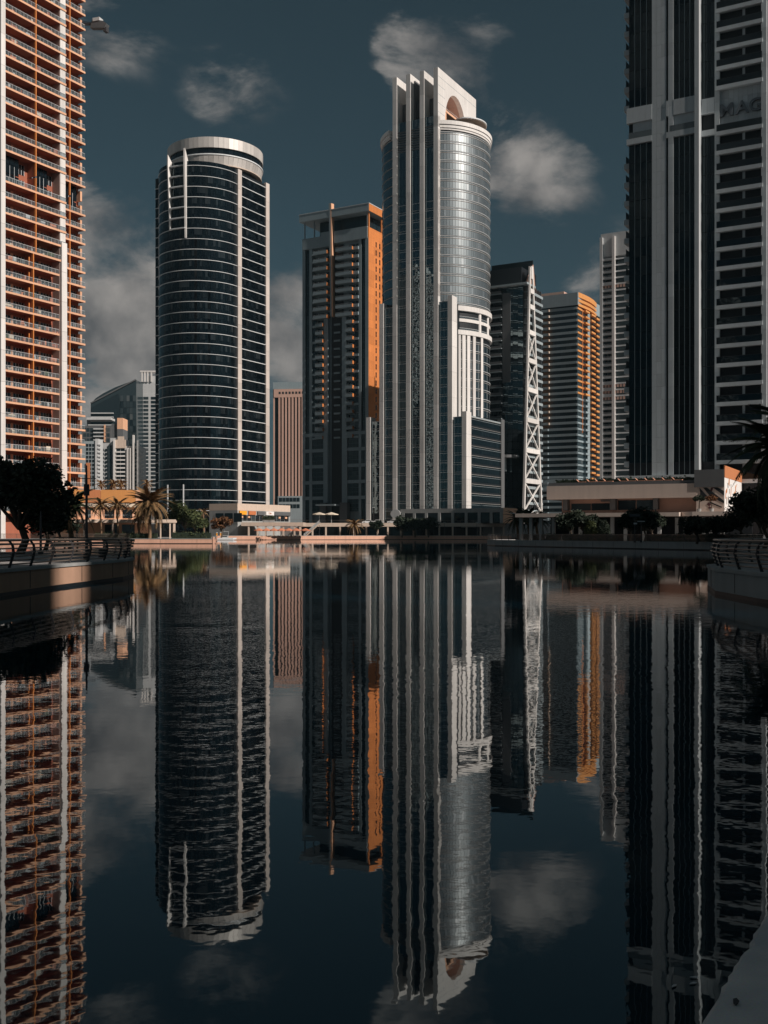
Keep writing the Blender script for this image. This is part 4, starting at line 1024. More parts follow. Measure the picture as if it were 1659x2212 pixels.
# ================================================================== LOW BUILDINGS
# orange podium, left shore
t = Th('podium', 'orange and cream shopping podium behind the palms on the left shore', 'building', (*AT(120, 240), .93), R(14))
gp = 242/FPX
x_ = lambda px: (px-120)*gp
z_ = lambda py: ZZ(py, 242)-.93
t.part('wall', MB().box(x_(120), x_(318), .4, 16, 0, z_(1060)), 'peach')
t.pieces('colour_panel', [FB(x_(a), x_(b)-.05, -.1, .5, z_(1085.5), z_(1058), m) for a, b, m in ((150, 179, 'gold'), (179, 214, 'rust'), (214, 287, 'gold'), (287, 306, 'peach'))])
t.part('sign_band', MB().box(x_(160), x_(306), -.25, .39, z_(1095), z_(1086)), 'canvas')
letters(t, 'ARK', 'sign_letters', x_(266), -.3, z_(1094), .95, 'dgrey', extr=.03); letters(t, 'ARK', 'sign_letters', x_(190), -.3, z_(1094), .95, 'dgrey', extr=.03)
t.pieces('upper_window', [FB(x_(a), x_(b), .0, .1, z_(1119), z_(1101), 'win', .4) for a, b in ((184, 193), (222, 242), (246, 251.5), (260, 280))])
t.part('terrace_slab', MB().box(x_(140), x_(372), -3.0, .4, z_(1129), z_(1122)), 'fascia')
t.pieces('ground_window', [FB(x_(a), x_(b), .0, .1, 0, z_(1133), 'win', .4) for a, b in ((145, 152), (162, 166), (222, 238), (242, 252), (258, 285))])
t.pieces('column', [FB(x_(a), x_(a+w_), 2.0, 2.8, 0, z_(1129.2), 'fascia') for a, w_ in ((178, 3), (237, 3.5), (338, 3), (358, 3), (366, 5))])
link('railing', railing_mesh(x_(306)-x_(160), 'whitem', 1.0, 1.6), t.e, (x_(160), -2.8, z_(1122)), (0, 0, R(-90)))
for px in (232, 276, 296):
    pass
t.part('side_gallery', MB().box(x_(318), x_(374), -2.5, 10, z_(1129.1), z_(1124.5)), 'fascia')
# white shop building under the round tower
t = Th('shop_building', 'low white shop building with coloured sign boards under the round tower', 'building', AT(513, 385))
D6 = t.yr(627); W6s = -t.xf(452)
zz6 = lambda py: t.z(py, 0, 8)
t.part('wall', MB().box(-W6s, -.02, .02, D6, .95, zz6(1103)), 'conc')
t.part('fascia', MB().box(-W6s, 0, 0, D6, zz6(1103), zz6(1088.6)), 'fascia')
sg = []
for a, b_, m in ((516, 531, 'signo'), (536, 551, 'signbr'), (555, 570, 'dgrey'), (573, 590, 'mural'), (592, 626, 'dgrey')): sg.append(RB(t.yr(a), t.yr(b_), 0, .5, zz6(1112), zz6(1104), m))
t.pieces('sign_board', sg)
t.pieces('shop_window', [RB(t.yr(a), t.yr(a+8), 0, .1, zz6(1125), zz6(1113), 'win' if i % 3 else 'gfar') for i, a in enumerate(range(516, 618, 9))]+[FB(-W6s+3+i*4.2, -W6s+6.6+i*4.2, 0, .1, zz6(1128), zz6(1109), 'gteal') for i in range(3)])
t.pieces('menu_light', [RB(t.yr(a), t.yr(a+4), .1, .5, zz6(1119), zz6(1115), 'peach') for a in (519, 534, 566, 584, 600, 614)])
letters(t, 'Cafe', 'sign_letters', .55, t.yr(581), zz6(1109.5), 1.0, 'signbr', (R(90), 0, R(90)), .03)
# terrace deck in front of it
t = Th('terrace', 'cream terrace deck on slim columns above the orange parasols', 'terrace', AT(521, 381), 0.0)
gt = 381/FPX
x_ = lambda px: (px-521)*gt
t.part('deck', MB().box(0, x_(655), 0, 12, 5.0, 6.3), 'fascia'); t.pieces('column', [(x_(px), .5, 2.9, .6, .6, 4.2, 0, 0, 'fascia') for px in (537, 556, 574, 591, 612, 636, 648)])
t.part('planter', MB().box(x_(567), x_(592), .3, 1.6, 6.3, 7.3), 'conc')
link('railing', railing_mesh(x_(655), 'railb', 1.0, 2.0), t.e, (0, .2, 6.3), (0, 0, R(-90)))
# long two storey colonnade
t = Th('colonnade', 'long cream two level colonnade along the far quay', 'colonnade', AT(648, 401), 0.0)
gc = 401/FPX
x_ = lambda px: (px-648)*gc
t.part('fascia', MB().box(0, x_(1092), 0, .8, 4.9, 6.3), 'fascia'); t.part('deck', MB().box(0, x_(1092), .8, 6, 5.5, 6.1), 'conc')
t.part('back_wall', MB().box(0, x_(1092), 5.2, 5.9, .95, 5.5), 'core')
t.pieces('column', [(x_(px), .45, 3.2, .62, .6, 4.0, 0, 0, 'fascia') for px in (649, 675, 704, 734.5, 765, 791.6, 816, 838, 866, 893, 921, 949, 978, 1008, 1038, 1066, 1088)])
t.pieces('shop_window', [FB(x_(px), x_(px+20), .02, .1, 1.2, 4.6, 'win', 5.2, tl()) for px in range(652, 1080, 24)])
link('railing', railing_mesh(x_(1092), 'railb', 1.0, 2.4), t.e, (0, .2, 6.3), (0, 0, R(-90)))
# stair from the deck down to the quay
t = Th('stair', 'pale curved stair slanting down from the deck to the quay', 'stair', (*AT(656, 396), .95), 0.0)
st = MB()
for i in range(16): st.box(i*.36, i*.36+.5, 0, 1.8, i*.33-.3, i*.33+.03)
t.part('flight', st, 'fascia'); t.part('balustrade', MB().extr([(0, -.05, .2), (5.9, -.05, 5.3), (5.9, -.05, 6.4), (0, -.05, 1.2)], (0, .05, 0)), 'conc')
# restaurant block in front of the finned tower
t = Th('restaurant_block', 'low grey restaurant block with a roof terrace before the finned tower', 'building', AT(1087, 396))
Wb = -t.xf(865); zt_ = lambda py: t.z(py, -12, 0)
t.part('wall', MB().box(-Wb, -.1, .6, 14, 6.1, zt_(1100)), 'core')
t.part('fascia', MB().box(-Wb, 0, 0, 14, zt_(1107), zt_(1098)), 'conc'); t.part('end_wall', MB().box(-.12, .05, .1, 14, 6.1, zt_(1097.5)), 'peach')
t.pieces('pier', [FB(t.xf(px), t.xf(px)+1.1, -.5, .12, 6.1, zt_(1107), 'conc') for px in (868, 892, 918, 946, 975, 1004, 1032, 1058, 1080)])
t.pieces('window_pane', [FB(t.xf(px)+.3, t.xf(px+24), -.58, -.5, zt_(1128), zt_(1108), 'win', 0, tl()) for px in (896, 921, 949, 978, 1007, 1034, 1060)])
link('railing', railing_mesh(Wb-1, 'rail', 1.1, 1.8), t.e, (-Wb+.5, .3, zt_(1098)), (0, 0, R(-90)))
t.part('round_sign', MB().extr([(t.xf(855)+2.2*math.cos(2*math.pi*i/20), -.4, zt_(1108)+1.7*math.sin(2*math.pi*i/20)) for i in range(20)], (0, .3, 0)), 'pale')
# white podium of the right hand tower
t = Th('podium', 'long pale two storey podium with a mural corner below the dark tower', 'building', AT(1565, 172), -PHI+R(3))
Wp = -t.xf(1181)
zl = lambda py: t.z(py, -t.xf(1400)*-1, 0)
def zp(py, px): return t.z(py, t.xf(px), 0)
MT['podium'] = paint('podium_render', (0.60, 0.50, 0.44), 0.75, 0.08, 0.5)
t.part('upper_wall', MB().box(-Wp, t.xf(1504), 0, 16, zp(1076.6, 1350), zp(1047, 1350)), 'podium')
t.part('lower_wall', MB().box(-Wp+2, -.2, 2.5, 16, .95, zp(1076.7, 1350)), 'pink')
t.part('parapet', MB().box(-Wp+.2, t.xf(1504), .15, .6, zp(1047, 1350), zp(1040, 1350)), 'dgrey')
t.pieces('dark_window', [FB(t.xf(a), t.xf(b_), 0, .12, zp(1101, 1350), zp(m_, 1350), 'win', 2.5) for a, b_, m_ in ((1226, 1268, 1086), (1270, 1313, 1086), (1328, 1366, 1080), (1368, 1407, 1080))])
t.pieces('pier', [FB(t.xf(a), t.xf(b_), -2.5, -1.0, zp(1101, 1350), zp(1076.8, 1350), 'dgrey') for a, b_ in ((1212, 1222), (1314, 1326), (1408, 1418))])
t.part('vent', MB().box(t.xf(1290), t.xf(1318), 2.3, 2.5, zp(1082, 1350), zp(1078, 1350)), 'dgrey')
t.part('terrace_slab', MB().box(t.xf(1131), t.xf(1478), -4.5, 2.6, zp(1117, 1300), zp(1109, 1300)), 'podium')
t.pieces('column', [FB(t.xf(px), t.xf(px)+.55, 3.0, 3.6, .95, zp(1117, 1300), 'conc') for px in (1136, 1157, 1178, 1205, 1243, 1262, 1330, 1358, 1398, 1430)]+[FB(t.xf(px), t.xf(px)+.5, 1.0, 1.5, .95, zp(1118, 1500), 'conc') for px in (1462, 1480, 1500, 1520, 1535, 1560)])
t.part('shop_front', MB().box(-Wp, 4, 2.2, 2.48, .95, zp(1117, 1300)), 'core')
t.part('curved_terrace', MB().prism([(t.xf(1465), 2), (t.xf(1470), -1.5), (t.xf(1482), -3.2), (t.xf(1505), -4), (t.xf(1600), -4), (t.xf(1600), 2)], zp(1115, 1520), zp(1106, 1520)), 'podium')
t.part('mural_wall', MB().box(t.xf(1504), -.12, .02, 16, zp(1112, 1540), zp(1052, 1540)), 'podium')
t.part('roof_box', MB().box(t.xf(1500), -.05, -.15, 16, zp(1052, 1540), zp(1014, 1540)), 'dgrey')
zc0, zc1, zc2 = t.z(1106, 0, 0), t.z(1031, 0, 0), t.z(1005, 0, 0)
yE = t.yr(1603)
t.part('mural_flank', MB().box(-.1, 0, .05, yE, zc0, zc1), 'mural'); t.part('rust_flank', MB().box(-.1, .05, .05, yE, zc1, zc2), 'rust')
# loose brush strokes on the shaded wall, colour patches on the sunlit one
def stroke(name, pts, y, m, d=.03):
    t.part(name, MB().extr([(t.xf(a), y, zp(b_, 1540)) for a, b_ in pts], (0, d, 0)), m)
stroke('brush_stroke', [(1511, 1053), (1529, 1073), (1535, 1074), (1514, 1078)], -.02, 'black'); stroke('brush_stroke', [(1519, 1053), (1527, 1053), (1564, 1082), (1564, 1088), (1533, 1071)], -.02, 'black')
stroke('brush_stroke', [(1540, 1053), (1550, 1053), (1564, 1061), (1564, 1071)], -.02, 'black'); stroke('brush_stroke', [(1532, 1083), (1560, 1095), (1559, 1097), (1534, 1087)], -.02, 'black')
stroke('brush_dot', [(1527, 1089), (1531, 1085), (1536, 1090), (1532, 1094)], -.02, 'plum'); stroke('brush_dot', [(1529, 1097), (1533, 1093.5), (1538, 1098), (1534, 1101)], -.02, 'plum'); stroke('brush_dot', [(1536, 1053), (1541, 1053), (1538, 1062), (1534, 1060)], -.02, 'plum')
rm = random.Random(5)
for i in range(34):
    y0 = rm.uniform(.2, yE-1.6); z0 = rm.uniform(zc0, zc1-1.0); h_ = rm.uniform(.3, 1.6); w_ = rm.uniform(.2, .9); sk = rm.uniform(-.6, .6)
    m = rm.choice(['dgrey', 'dgrey', 'plum', 'gold', 'rust', 'black', 'silver'] if y0 > 1.2 else ['rust', 'gold', 'rust', 'dgrey'])
    t.part('paint_patch', MB().extr([(.0, y0, z0), (.0, y0+w_, z0+.1), (.0, min(yE-.1, max(.1, y0+w_+sk)), z0+h_), (.0, min(yE-.2, max(.1, y0+sk)), z0+h_*.9)], (.02+i*.001, 0, 0)), m)
PODR = t
# hedge and loungers on the podium roof
def hedge(name, label, pts, w_, z0, z1, m='leafg', dens=26, leaf=.16):
    x0, y0 = pts[0]; e = Th(name, label, 'hedge', (x0, y0, z0), 0.0); b = MB(); rr = random.Random(len(label)); core = MB()
    for i in range(len(pts)-1):
        a, c = Vector(pts[i]), Vector(pts[i+1]); d = c-a; nrm = Vector((-d.y, d.x)).normalized()
        q = [a-nrm*w_*.42, c-nrm*w_*.42, c+nrm*w_*.42, a+nrm*w_*.42]; core.prism([(v.x-x0, v.y-y0) for v in q], 0, (z1-z0)*.85)
        for k in range(int(d.length*dens)):
            p = a+d*rr.random()+nrm*w_*rr.uniform(-.55, .55); leafquad(b, (p.x-x0, p.y-y0, rr.uniform(0, z1-z0)*rr.uniform(.75, 1.1)), leaf*rr.uniform(.6, 1.4), rr)
    e.part('foliage', b, m, kind=None); e.part('branches', core, 'leaf')
    return e
def leafquad(b, p, s, rr):
    u = Vector((rr.gauss(0,1), rr.gauss(0,1), rr.gauss(0,.6))).normalized(); v = u.cross(Vector((rr.gauss(0,1), rr.gauss(0,1), rr.gauss(0,1)))).normalized()
    p = Vector(p); o = len(b.v)
    b.v += [tuple(p-u*s), tuple(p+v*s*.55), tuple(p+u*s), tuple(p-v*s*.55)]; b.f.append((o, o+1, o+2, o+3))
rf = zp(1047, 1350)
A0 = PODR.w(-Wp+.8, 3.4); A1 = PODR.w(PODR.xf(1500), 3.4)
hedge('hedge', 'dark clipped hedge along the roof edge of the pale podium', [A0, A1], 1.0, rf, zp(1030, 1350), 'leaf', 60, .25)
def lounger(label, loc, rz):
    e = Th('sun_lounger', label, 'lounger', loc, rz, 'loungers on the podium roof')
    e.part('seat', MB().box(-.35, .35, 0, 1.3, .3, .42), 'cushion'); e.part('backrest', MB().extr([(-.35, 1.25, .35), (.35, 1.25, .35), (.35, 1.7, .8), (-.35, 1.7, .8)], (0, .1, .03)), 'cushion')
    for sx in (-.3, .3):
        for sy in (.1, 1.2): e.part('leg', MB().box(sx-.03, sx+.03, sy-.03, sy+.03, 0, .3), 'whitem')
    return e
for i, px in enumerate((1266, 1288, 1306, 1324, 1356, 1374, 1394, 1414, 1432, 1452, 1474)):
    xq = PODR.xf(px, 1.6); wx, wy = PODR.w(xq, 1.7)
    nth = ['first', 'second', 'third', 'fourth', 'fifth', 'sixth', 'seventh', 'eighth', 'ninth', 'tenth', 'eleventh'][i]
    lounger('pink cushioned lounger on the podium roof, %s from the left' % nth, (wx, wy, rf+.35), R(60))
tag(link('roof_deck', MB().box(-Wp+.5, PODR.xf(1500), .65, 15, rf, rf+.34).mesh('roof_deck', 'conc'), PODR.e))

# ================================================================== towers outside the frame whose shade falls on the water front
def shade_tower(label, q0, q1, p, h_, depth=26, m='pale'):
    """stands across the sun's path: q runs across the light, p towards the sun"""
    s2 = Vector((sdir.x, sdir.y)).normalized(); qd = Vector((-s2.y, s2.x))
    c = qd*q0 + s2*p; e = Th('apartment_tower', label, 'tower', (c.x, c.y, .9), math.atan2(qd.y, qd.x))
    W_ = q1-q0
    e.part('wall', MB().box(0, W_, -depth, 0, 0, h_), m)
    e.pieces('window_band', [(W_/2, .05, 5+3.6*i, W_-3, .2, 1.9, 0, 0, 'gteal') for i in range(int(h_/3.6)-2)]); e.pieces('pier', [(W_*f_, .15, h_/2, 1.2, .5, h_, 0, 0, 'white') for f_ in (.02, .25, .5, .75, .98)])
    e.part('parapet', MB().box(-.3, W_+.3, -depth-.3, .4, h_, h_+1.4), 'white')
    return e
# coordinate across the light of a ground point
s2v = Vector((sdir.x, sdir.y)).normalized(); qv = Vector((-s2v.y, s2v.x))
def qof(x, y): return qv.dot(Vector((x, y)))
QS0, QS1 = qof(*AT(121, 42.6)), qof(*AT(185, 45.7))
shade_tower('pale banded tower out of frame, nearest the camera on the right', -60, QS0+.15, 120, 150)
shade_tower('pale banded tower out of frame, behind the right hand promenade', QS1, 92, 120, 132)
shade_tower('pale banded tower out of frame, beyond the right hand podium', 97, 158, 105, 124, m='fascia')
# unseen sunlit towers, added to reflect in the finned and dark towers' glass
e = Th('apartment_tower', 'added sunlit tower out of frame, left behind the camera', 'tower', (-92, 6))
e.part('wall', MB().box(-20, 0, 0, 34, .9, 96), 'white'); e.pieces('window_strip', [RB(1.5+6.5*i, 6.3+6.5*i, 0, .2, 3, 94, 'win') for i in range(5)]); e.pieces('floor_slab', [RB(0, 34, .2, 1.0, 5+3.6*i, 5.5+3.6*i, 'pale') for i in range(25)])
e = Th('apartment_tower', 'tall added sunlit tower out of frame, seen as wavering reflections in the finned tower', 'tower', (-199, 282))
e.part('wall', MB().box(-20, 0, 0, 30, .9, 172), 'white'); e.pieces('window_strip', [RB(1.5+7*i, 6.5+7*i, 0, .2, 3, 168, 'win') for i in range(4)]); e.pieces('floor_slab', [RB(0, 30, .2, 1.0, 5+3.6*i, 5.5+3.6*i, 'white') for i in range(45)])
shade_tower('added pale banded block hidden behind the dark right hand tower', 326, 395, -100, 80)  # unseen block added and sized to shade the far quay

# ================================================================== VEGETATION
def leaf_crown(clumps, n, leaf, rr):
    b = MB()
    for i in range(n):
        c, r = clumps[rr.randrange(len(clumps))]
        d = Vector((rr.gauss(0,1), rr.gauss(0,1), rr.gauss(0,.8))).normalized()*(r*rr.random()**.42)
        leafquad(b, (c[0]+d.x, c[1]+d.y, c[2]+d.z*.8), leaf*rr.uniform(.6, 1.4), rr)
    return b
def tree(label, x, y, z0, h, w, seed, n=1500, leaf=.3, m='leaf', trunk=.35, group=None, name='tree', low=.35):
    rr = random.Random(seed); e = Th(name, label, 'tree', (x, y, z0), 0.0, group)
    tr = MB(); fork = h*low
    tr.tube([(0,0,-.1), (.05*w, 0, fork*.5), (0, .03*w, fork)], [trunk, trunk*.8, trunk*.65], 8)
    cl = []
    for i in range(9):
        a = 2*math.pi*i/9+rr.uniform(-.4, .4); rad = w*.5*rr.uniform(.35, .78); zz = h*rr.uniform(low+.12, .86)
        p = (rad*math.cos(a), rad*math.sin(a), zz); cl.append((p, w*rr.uniform(.15, .25)))
        tr.tube([(0, 0, fork*.9), (p[0]*.45, p[1]*.45, fork+(zz-fork)*.55), p], [trunk*.5, trunk*.3, trunk*.1], 6)
    for i in range(5): cl.append(((rr.gauss(0, w*.12), rr.gauss(0, w*.12), h*rr.uniform(.6, .9)), w*rr.uniform(.16, .26)))
    e.part('trunk', tr, 'bark'); e.part('crown', leaf_crown(cl, n, leaf, rr), m)
    return e
_fr = {}
def frond_mesh(m, L, droop, nl=26, seed=0):
    k = (m, round(L, 2), round(droop, 2), seed)
    if k in _fr: return _fr[k]
    rr = random.Random(seed); b = MB(); pts = []
    for i in range(nl+1):
        s = i/nl; pts.append(Vector((L*s*(1-.18*droop*s), 0, L*(.32*s-(.42+.55*droop)*s*s))))
    b.tube([tuple(p) for p in pts[::3]], [.05*L/3.5*(1-.8*i/len(pts[::3])) for i in range(len(pts[::3]))], 4)
    for i in range(3, nl+1):
        p = pts[i]; d = (pts[i]-pts[i-1]).normalized(); s = i/nl; ll = L*.24*math.sin(math.pi*(.12+.86*s))**.6
        for sd in (-1, 1):
            q = (d*.75+Vector((0, sd*.8, -.22-.25*droop))).normalized(); tip = p+q*ll*rr.uniform(.8, 1.1); wv_ = d*(L*.03)
            o = len(b.v); b.v += [tuple(p-wv_), tuple(p+wv_), tuple(tip)]; b.f.append((o, o+1, o+2))
    me = bpy.data.meshes.new('frond'); me.from_pydata(b.v, [], b.f); me.materials.append(MT[m]); _fr[k] = me
    return me
def palm(label, x, y, z0, h, L, seed, m='frond', nf=26, trunk=.28, group=None, spread=1.0):
    rr = random.Random(seed); e = Th('palm_tree', label, 'palm', (x, y, z0), 0.0, group)
    tr = MB(); pts = [(.1*math.sin(i*.6), 0, h*i/10) for i in range(11)]; rd = [trunk*(1.15 if i == 0 else 1-.25*i/10+.1*(i % 2)) for i in range(11)]
    pts.append((pts[-1][0], 0, h+.4)); rd.append(trunk*.5)
    tr.tube(pts, rd, 9); e.part('trunk', tr, 'pbark')
    meshes = [frond_mesh(m, L*a, d, 26, i) for i, (a, d) in enumerate(((1, .35), (.95, .8), (.9, 1.25)))]
    for i in range(nf):
        f_ = i/nf; a = i*2.399+rr.uniform(-.2, .2); k = 0 if f_ < .34 else (1 if f_ < .7 else 2)
        tilt = R(-58+75*f_*spread)+rr.uniform(-.12, .12)
        link('frond', meshes[k], e.e, (pts[-1][0], 0, h+.15), (rr.uniform(-.2, .2), tilt, a))
    return e
def P(px, Y): return AT(px, Y)
x, y = P(42, 66); tree('big dark spreading tree on the near left promenade', x, y, .93, 5.9, 8.0, 3, 9000, .17, 'leaf', .3, low=.3)
x, y = P(-30, 70); tree('dark leafy tree cut by the left picture edge', x, y, .93, 6.0, 6.0, 4, 4500, .18, 'leaf', .3)
x, y = P(98, 84); tree('smaller dark tree right of the big near tree', x, y, .93, 4.6, 4.6, 5, 3500, .17, 'leaf', .2)
x, y = P(152, 84); palm('dark date palm between the near tree and the lamp post', x, y, .93, 3.2, 2.7, 6, 'frond_shade', 26, .2)
x, y = P(126, 120); tree('dark shrubby tree low beside the near palm', x, y, .93, 4.2, 4.6, 8, 2500, .2, 'leaf', .2)
x, y = P(218, 234); palm('small slender palm before the rust coloured podium panel', x, y, .93, 7.2, 3.4, 11, 'frond', 26, .2)
x, y = P(254, 234); palm('small slender palm before the golden podium panel', x, y, .93, 7.2, 3.4, 12, 'frond', 26, .2)
x, y = P(323, 233); palm('large full date palm at the right end of the orange podium', x, y, .93, 7.6, 6.0, 13, 'frond', 60, .36, spread=1.2)
x, y = P(300, 236); palm('short date palm tucked behind the large full palm', x, y, .93, 4.6, 3.2, 14, 'frond', 24, .25)
for i, (px, h_) in enumerate(((218, 3.0), (246, 2.6), (262, 2.8), (318, 3.0))):
    x, y = P(px, 248); palm(['bushy palm on the podium roof, leftmost', 'bushy palm on the podium roof, second from left', 'bushy palm on the podium roof, third from left', 'bushy palm on the podium roof behind the large palm'][i], x, y, ZZ(1058, 248), 1.1, 2.0, 20+i, 'frond', 20, .2)
x, y = P(398, 300); tree('broad dark green tree right of the large palm', x, y, .93, 9.5, 10.5, 31, 3600, .42, 'leafg', .3)
x, y = P(420, 320); tree('dark green tree between the palm and the shop building', x, y, .93, 8.5, 9.5, 32, 3000, .42, 'leafg', .3)
x, y = P(375, 310); palm('shadowed palm behind the large date palm', x, y, .93, 9.0, 4.0, 33, 'frond_shade', 24, .3)
x, y = P(440, 345); palm('thin palm standing left of the shop building', x, y, .93, 8.0, 2.6, 34, 'frond', 18, .3)
x, y = P(478, 362); tree('small rusty leaved tree before the grey shop wall', x, y, .93, 7.2, 7.0, 35, 1600, .4, 'leafr', .3)
x, y = P(766, 397); palm('golden bushy palm on the far quay before the colonnade', x, y, .95, 4.2, 4.2, 36, 'frond', 34, .3)
x, y = P(815, 399); tree('thin dark tree at the colonnade beside the golden palm', x, y, .95, 6.5, 6.0, 37, 1200, .4, 'leaf', .2)
for i, px in enumerate((868, 896, 925)):
    x, y = P(px, 394+i); tree(['dark dome shaped tree before the colonnade, left of three', 'dark dome shaped tree before the colonnade, middle of three', 'dark dome shaped tree before the colonnade, right of three'][i], x, y, .95, 7.6, 8.5, 40+i, 2200, .42, 'leaf', .3, 'trees before the colonnade')
for i, (px, Y, h_) in enumerate(((1118, 228, 6.5), (1142, 226, 7.5), (1160, 224, 6.0))):
    x, y = P(px, Y); palm(['dark palm clump left of the truss legs', 'dark palm clump between the truss legs', 'dark palm clump right of the truss legs'][i], x, y, .95, h_*.62, 3.6, 50+i, 'frond_shade', 30, .3)
RT = [(1232, 176, 5.3, 5.8), (1262, 172, 4.8, 5.0), (1362, 160, 4.6, 4.4), (1392, 158, 5.0, 4.8), (1408, 166, 4.6, 4.0), (1505, 140, 3.4, 4.2), (1545, 138, 3.6, 4.6), (1600, 136, 5.0, 6.0), (1640, 120, 6.4, 7.0)]
RL = ['dark umbrella tree before the left windows of the pale podium', 'dark tree beside the cone topiary before the podium', 'dark tree left of the solar lamp', 'dark tree right of the solar lamp', 'dark tree under the pink podium wall', 'low dark tree under the curved terrace', 'low dark tree below the painted wall', 'dark tree in front of the colourful mural flank', 'large dark tree at the right picture edge']
for i, (px, Y, h_, w_) in enumerate(RT):
    x, y = P(px, Y); tree(RL[i], x, y, .95, h_, w_, 60+i, 2600, .2, 'leaf', .2)
for i, (px, Y) in enumerate(((1303, 168), (1277, 170))):
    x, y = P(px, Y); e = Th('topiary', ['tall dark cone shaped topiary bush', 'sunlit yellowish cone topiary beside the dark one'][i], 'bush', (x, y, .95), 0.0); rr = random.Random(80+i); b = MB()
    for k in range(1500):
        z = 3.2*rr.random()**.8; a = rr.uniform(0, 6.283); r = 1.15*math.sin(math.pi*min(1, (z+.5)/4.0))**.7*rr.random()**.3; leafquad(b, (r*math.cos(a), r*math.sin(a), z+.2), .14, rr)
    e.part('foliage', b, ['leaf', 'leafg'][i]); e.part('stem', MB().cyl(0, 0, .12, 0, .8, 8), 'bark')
for i, (px, m) in enumerate(((1510, 'leaf'), (1537, 'leafr'))):
    xq = PODR.xf(px, -2.4); wx, wy = PODR.w(xq, -2.4); e = Th('potted_tree', ['dark round potted tree on the curved terrace', 'rusty potted tree by the mural corner'][i], 'plant', (wx, wy, zp(1106, 1520)), 0.0); rr = random.Random(90+i)
    e.part('pot', MB().cyl(0, 0, .3, 0, .5, 12, .4), 'conc'); e.part('trunk', MB().tube([(0, 0, .4), (.05, 0, 1.6)], [.09, .06], 6), 'bark'); e.part('crown', leaf_crown([((0, 0, 2.2), .75), ((.5, 0, 2.1), .5), ((-.5, .1, 2.1), .5)], 700, .13, rr), m)
x, y = P(1692, 66); palm('huge dark palm at the right picture edge', x, y, .93, 6.2, 3.7, 70, 'frond_shade', 64, .34, spread=1.2)
x, y = P(1650, 88); tree('dense dark tree under the huge palm at the right edge', x, y, .93, 5.2, 6.5, 72, 6000, .17, 'leaf', .2)
x, y = P(1712, 80); palm('tall dark palm behind the huge one at the right edge', x, y, .93, 9.0, 3.8, 71, 'frond_shade', 36, .34, spread=1.1)
hedge('hedge', 'long low hedge on the left shore below the orange podium', [P(205, 234), P(340, 234)], 1.2, .95, 2.5, 'leafg', 60, .2)
hedge('hedge', 'low hedge on the left shore right of the large palm', [P(372, 234.5), P(455, 234.5)], 1.4, .95, 2.7, 'leafg', 60, .2)
hedge('hedge', 'dark low hedge behind the benches on the right shore', [P(1130, 188), P(1260, 172), P(1330, 163)], 1.2, .95, 2.2, 'leaf', 60, .16)
hedge('hedge', 'dark low hedge at the foot of the right hand trees', [P(1410, 153), P(1500, 146), P(1640, 132)], 1.2, .95, 2.3, 'leaf', 60, .16)
hedge('hedge', 'planter hedge on the terrace above the orange parasols', [P(568, 382), P(592, 382)], 1.2, 7.2, 8.6, 'leafg', 60, .25)

# ================================================================== RAILINGS, LAMPS, BENCHES
def shore_rail(label, pts, z, step=2.0, nr=6, inset=.28, h=1.0, ms='rail', rr=.022):
    x0, y0 = pts[0]; e = Th('railing', label, 'railing', (x0, y0, z), 0.0)
    V = [Vector(p) for p in pts]; dense = []
    for i in range(len(V)-1):
        n_ = max(1, int((V[i+1]-V[i]).length/.35))
        for k in range(n_): dense.append(V[i].lerp(V[i+1], k/n_))
    dense.append(V[-1])
    def nor(i):
        d = (dense[min(i+1, len(dense)-1)]-dense[max(i-1, 0)]).normalized(); return Vector((d.y, -d.x))
    offs = [.05, .035, .06, .10, .15, .21, .27]
    for r_ in range(nr):
        zz_ = h*(.12+.88*r_/(nr-1)); lean = .02+.16*(1-abs(2*(r_/(nr-1))-1.1))
        b = MB(); b.tube([((p+nor(i)*(lean-inset)).x-x0, (p+nor(i)*(lean-inset)).y-y0, zz_) for i, p in enumerate(dense)], rr*(1.5 if r_ == nr-1 else 1), 6)
        e.part('handrail' if r_ == nr-1 else 'rail', b, 'railb')
    post = MB(); prof = [(0, 0), (.10, .3), (.16, .55), (.13, .8), (-.02, 1.02)]
    for i in range(4):
        (a, za), (c, zc_) = prof[i], prof[i+1]
        post.add([(a-.05, -.03, za*h), (a+.05, -.03, za*h), (a+.05, .03, za*h), (a-.05, .03, za*h), (c-.04, -.03, zc_*h), (c+.04, -.03, zc_*h), (c+.04, .03, zc_*h), (c-.04, .03, zc_*h)], [(0,1,5,4),(1,2,6,5),(2,3,7,6),(3,0,4,7),(3,2,1,0),(4,5,6,7)])
    pm = post.mesh('post', ms); acc = step; prev = dense[0]
    for i, p in enumerate(dense):
        acc += (p-prev).length; prev = p
        if acc >= step:
            acc = 0; nn_ = nor(i); q = p-nn_*inset; link('post', pm, e.e, (q.x-x0, q.y-y0, 0), (0, 0, math.atan2(nn_.y, nn_.x)))
    return e
shore_rail('curved steel railing with leaning posts at the near left', LEFT_SHORE[1:9], .96, 2.0, 7, rr=.03)
shore_rail('curved steel railing with leaning posts at the near right edge', MID_SHORE[19:25], .96, 2.0, 7, rr=.03)
shore_rail('steel railing along the shaded right shore quay', MID_SHORE[11:17], 1.1, 2.4, 6, rr=.03)
shore_rail('brownish railing along the sunlit left shore', [(-95, 233), (-56, 233)], 1.15, 2.6, 5, rr=.04, ms='railb')
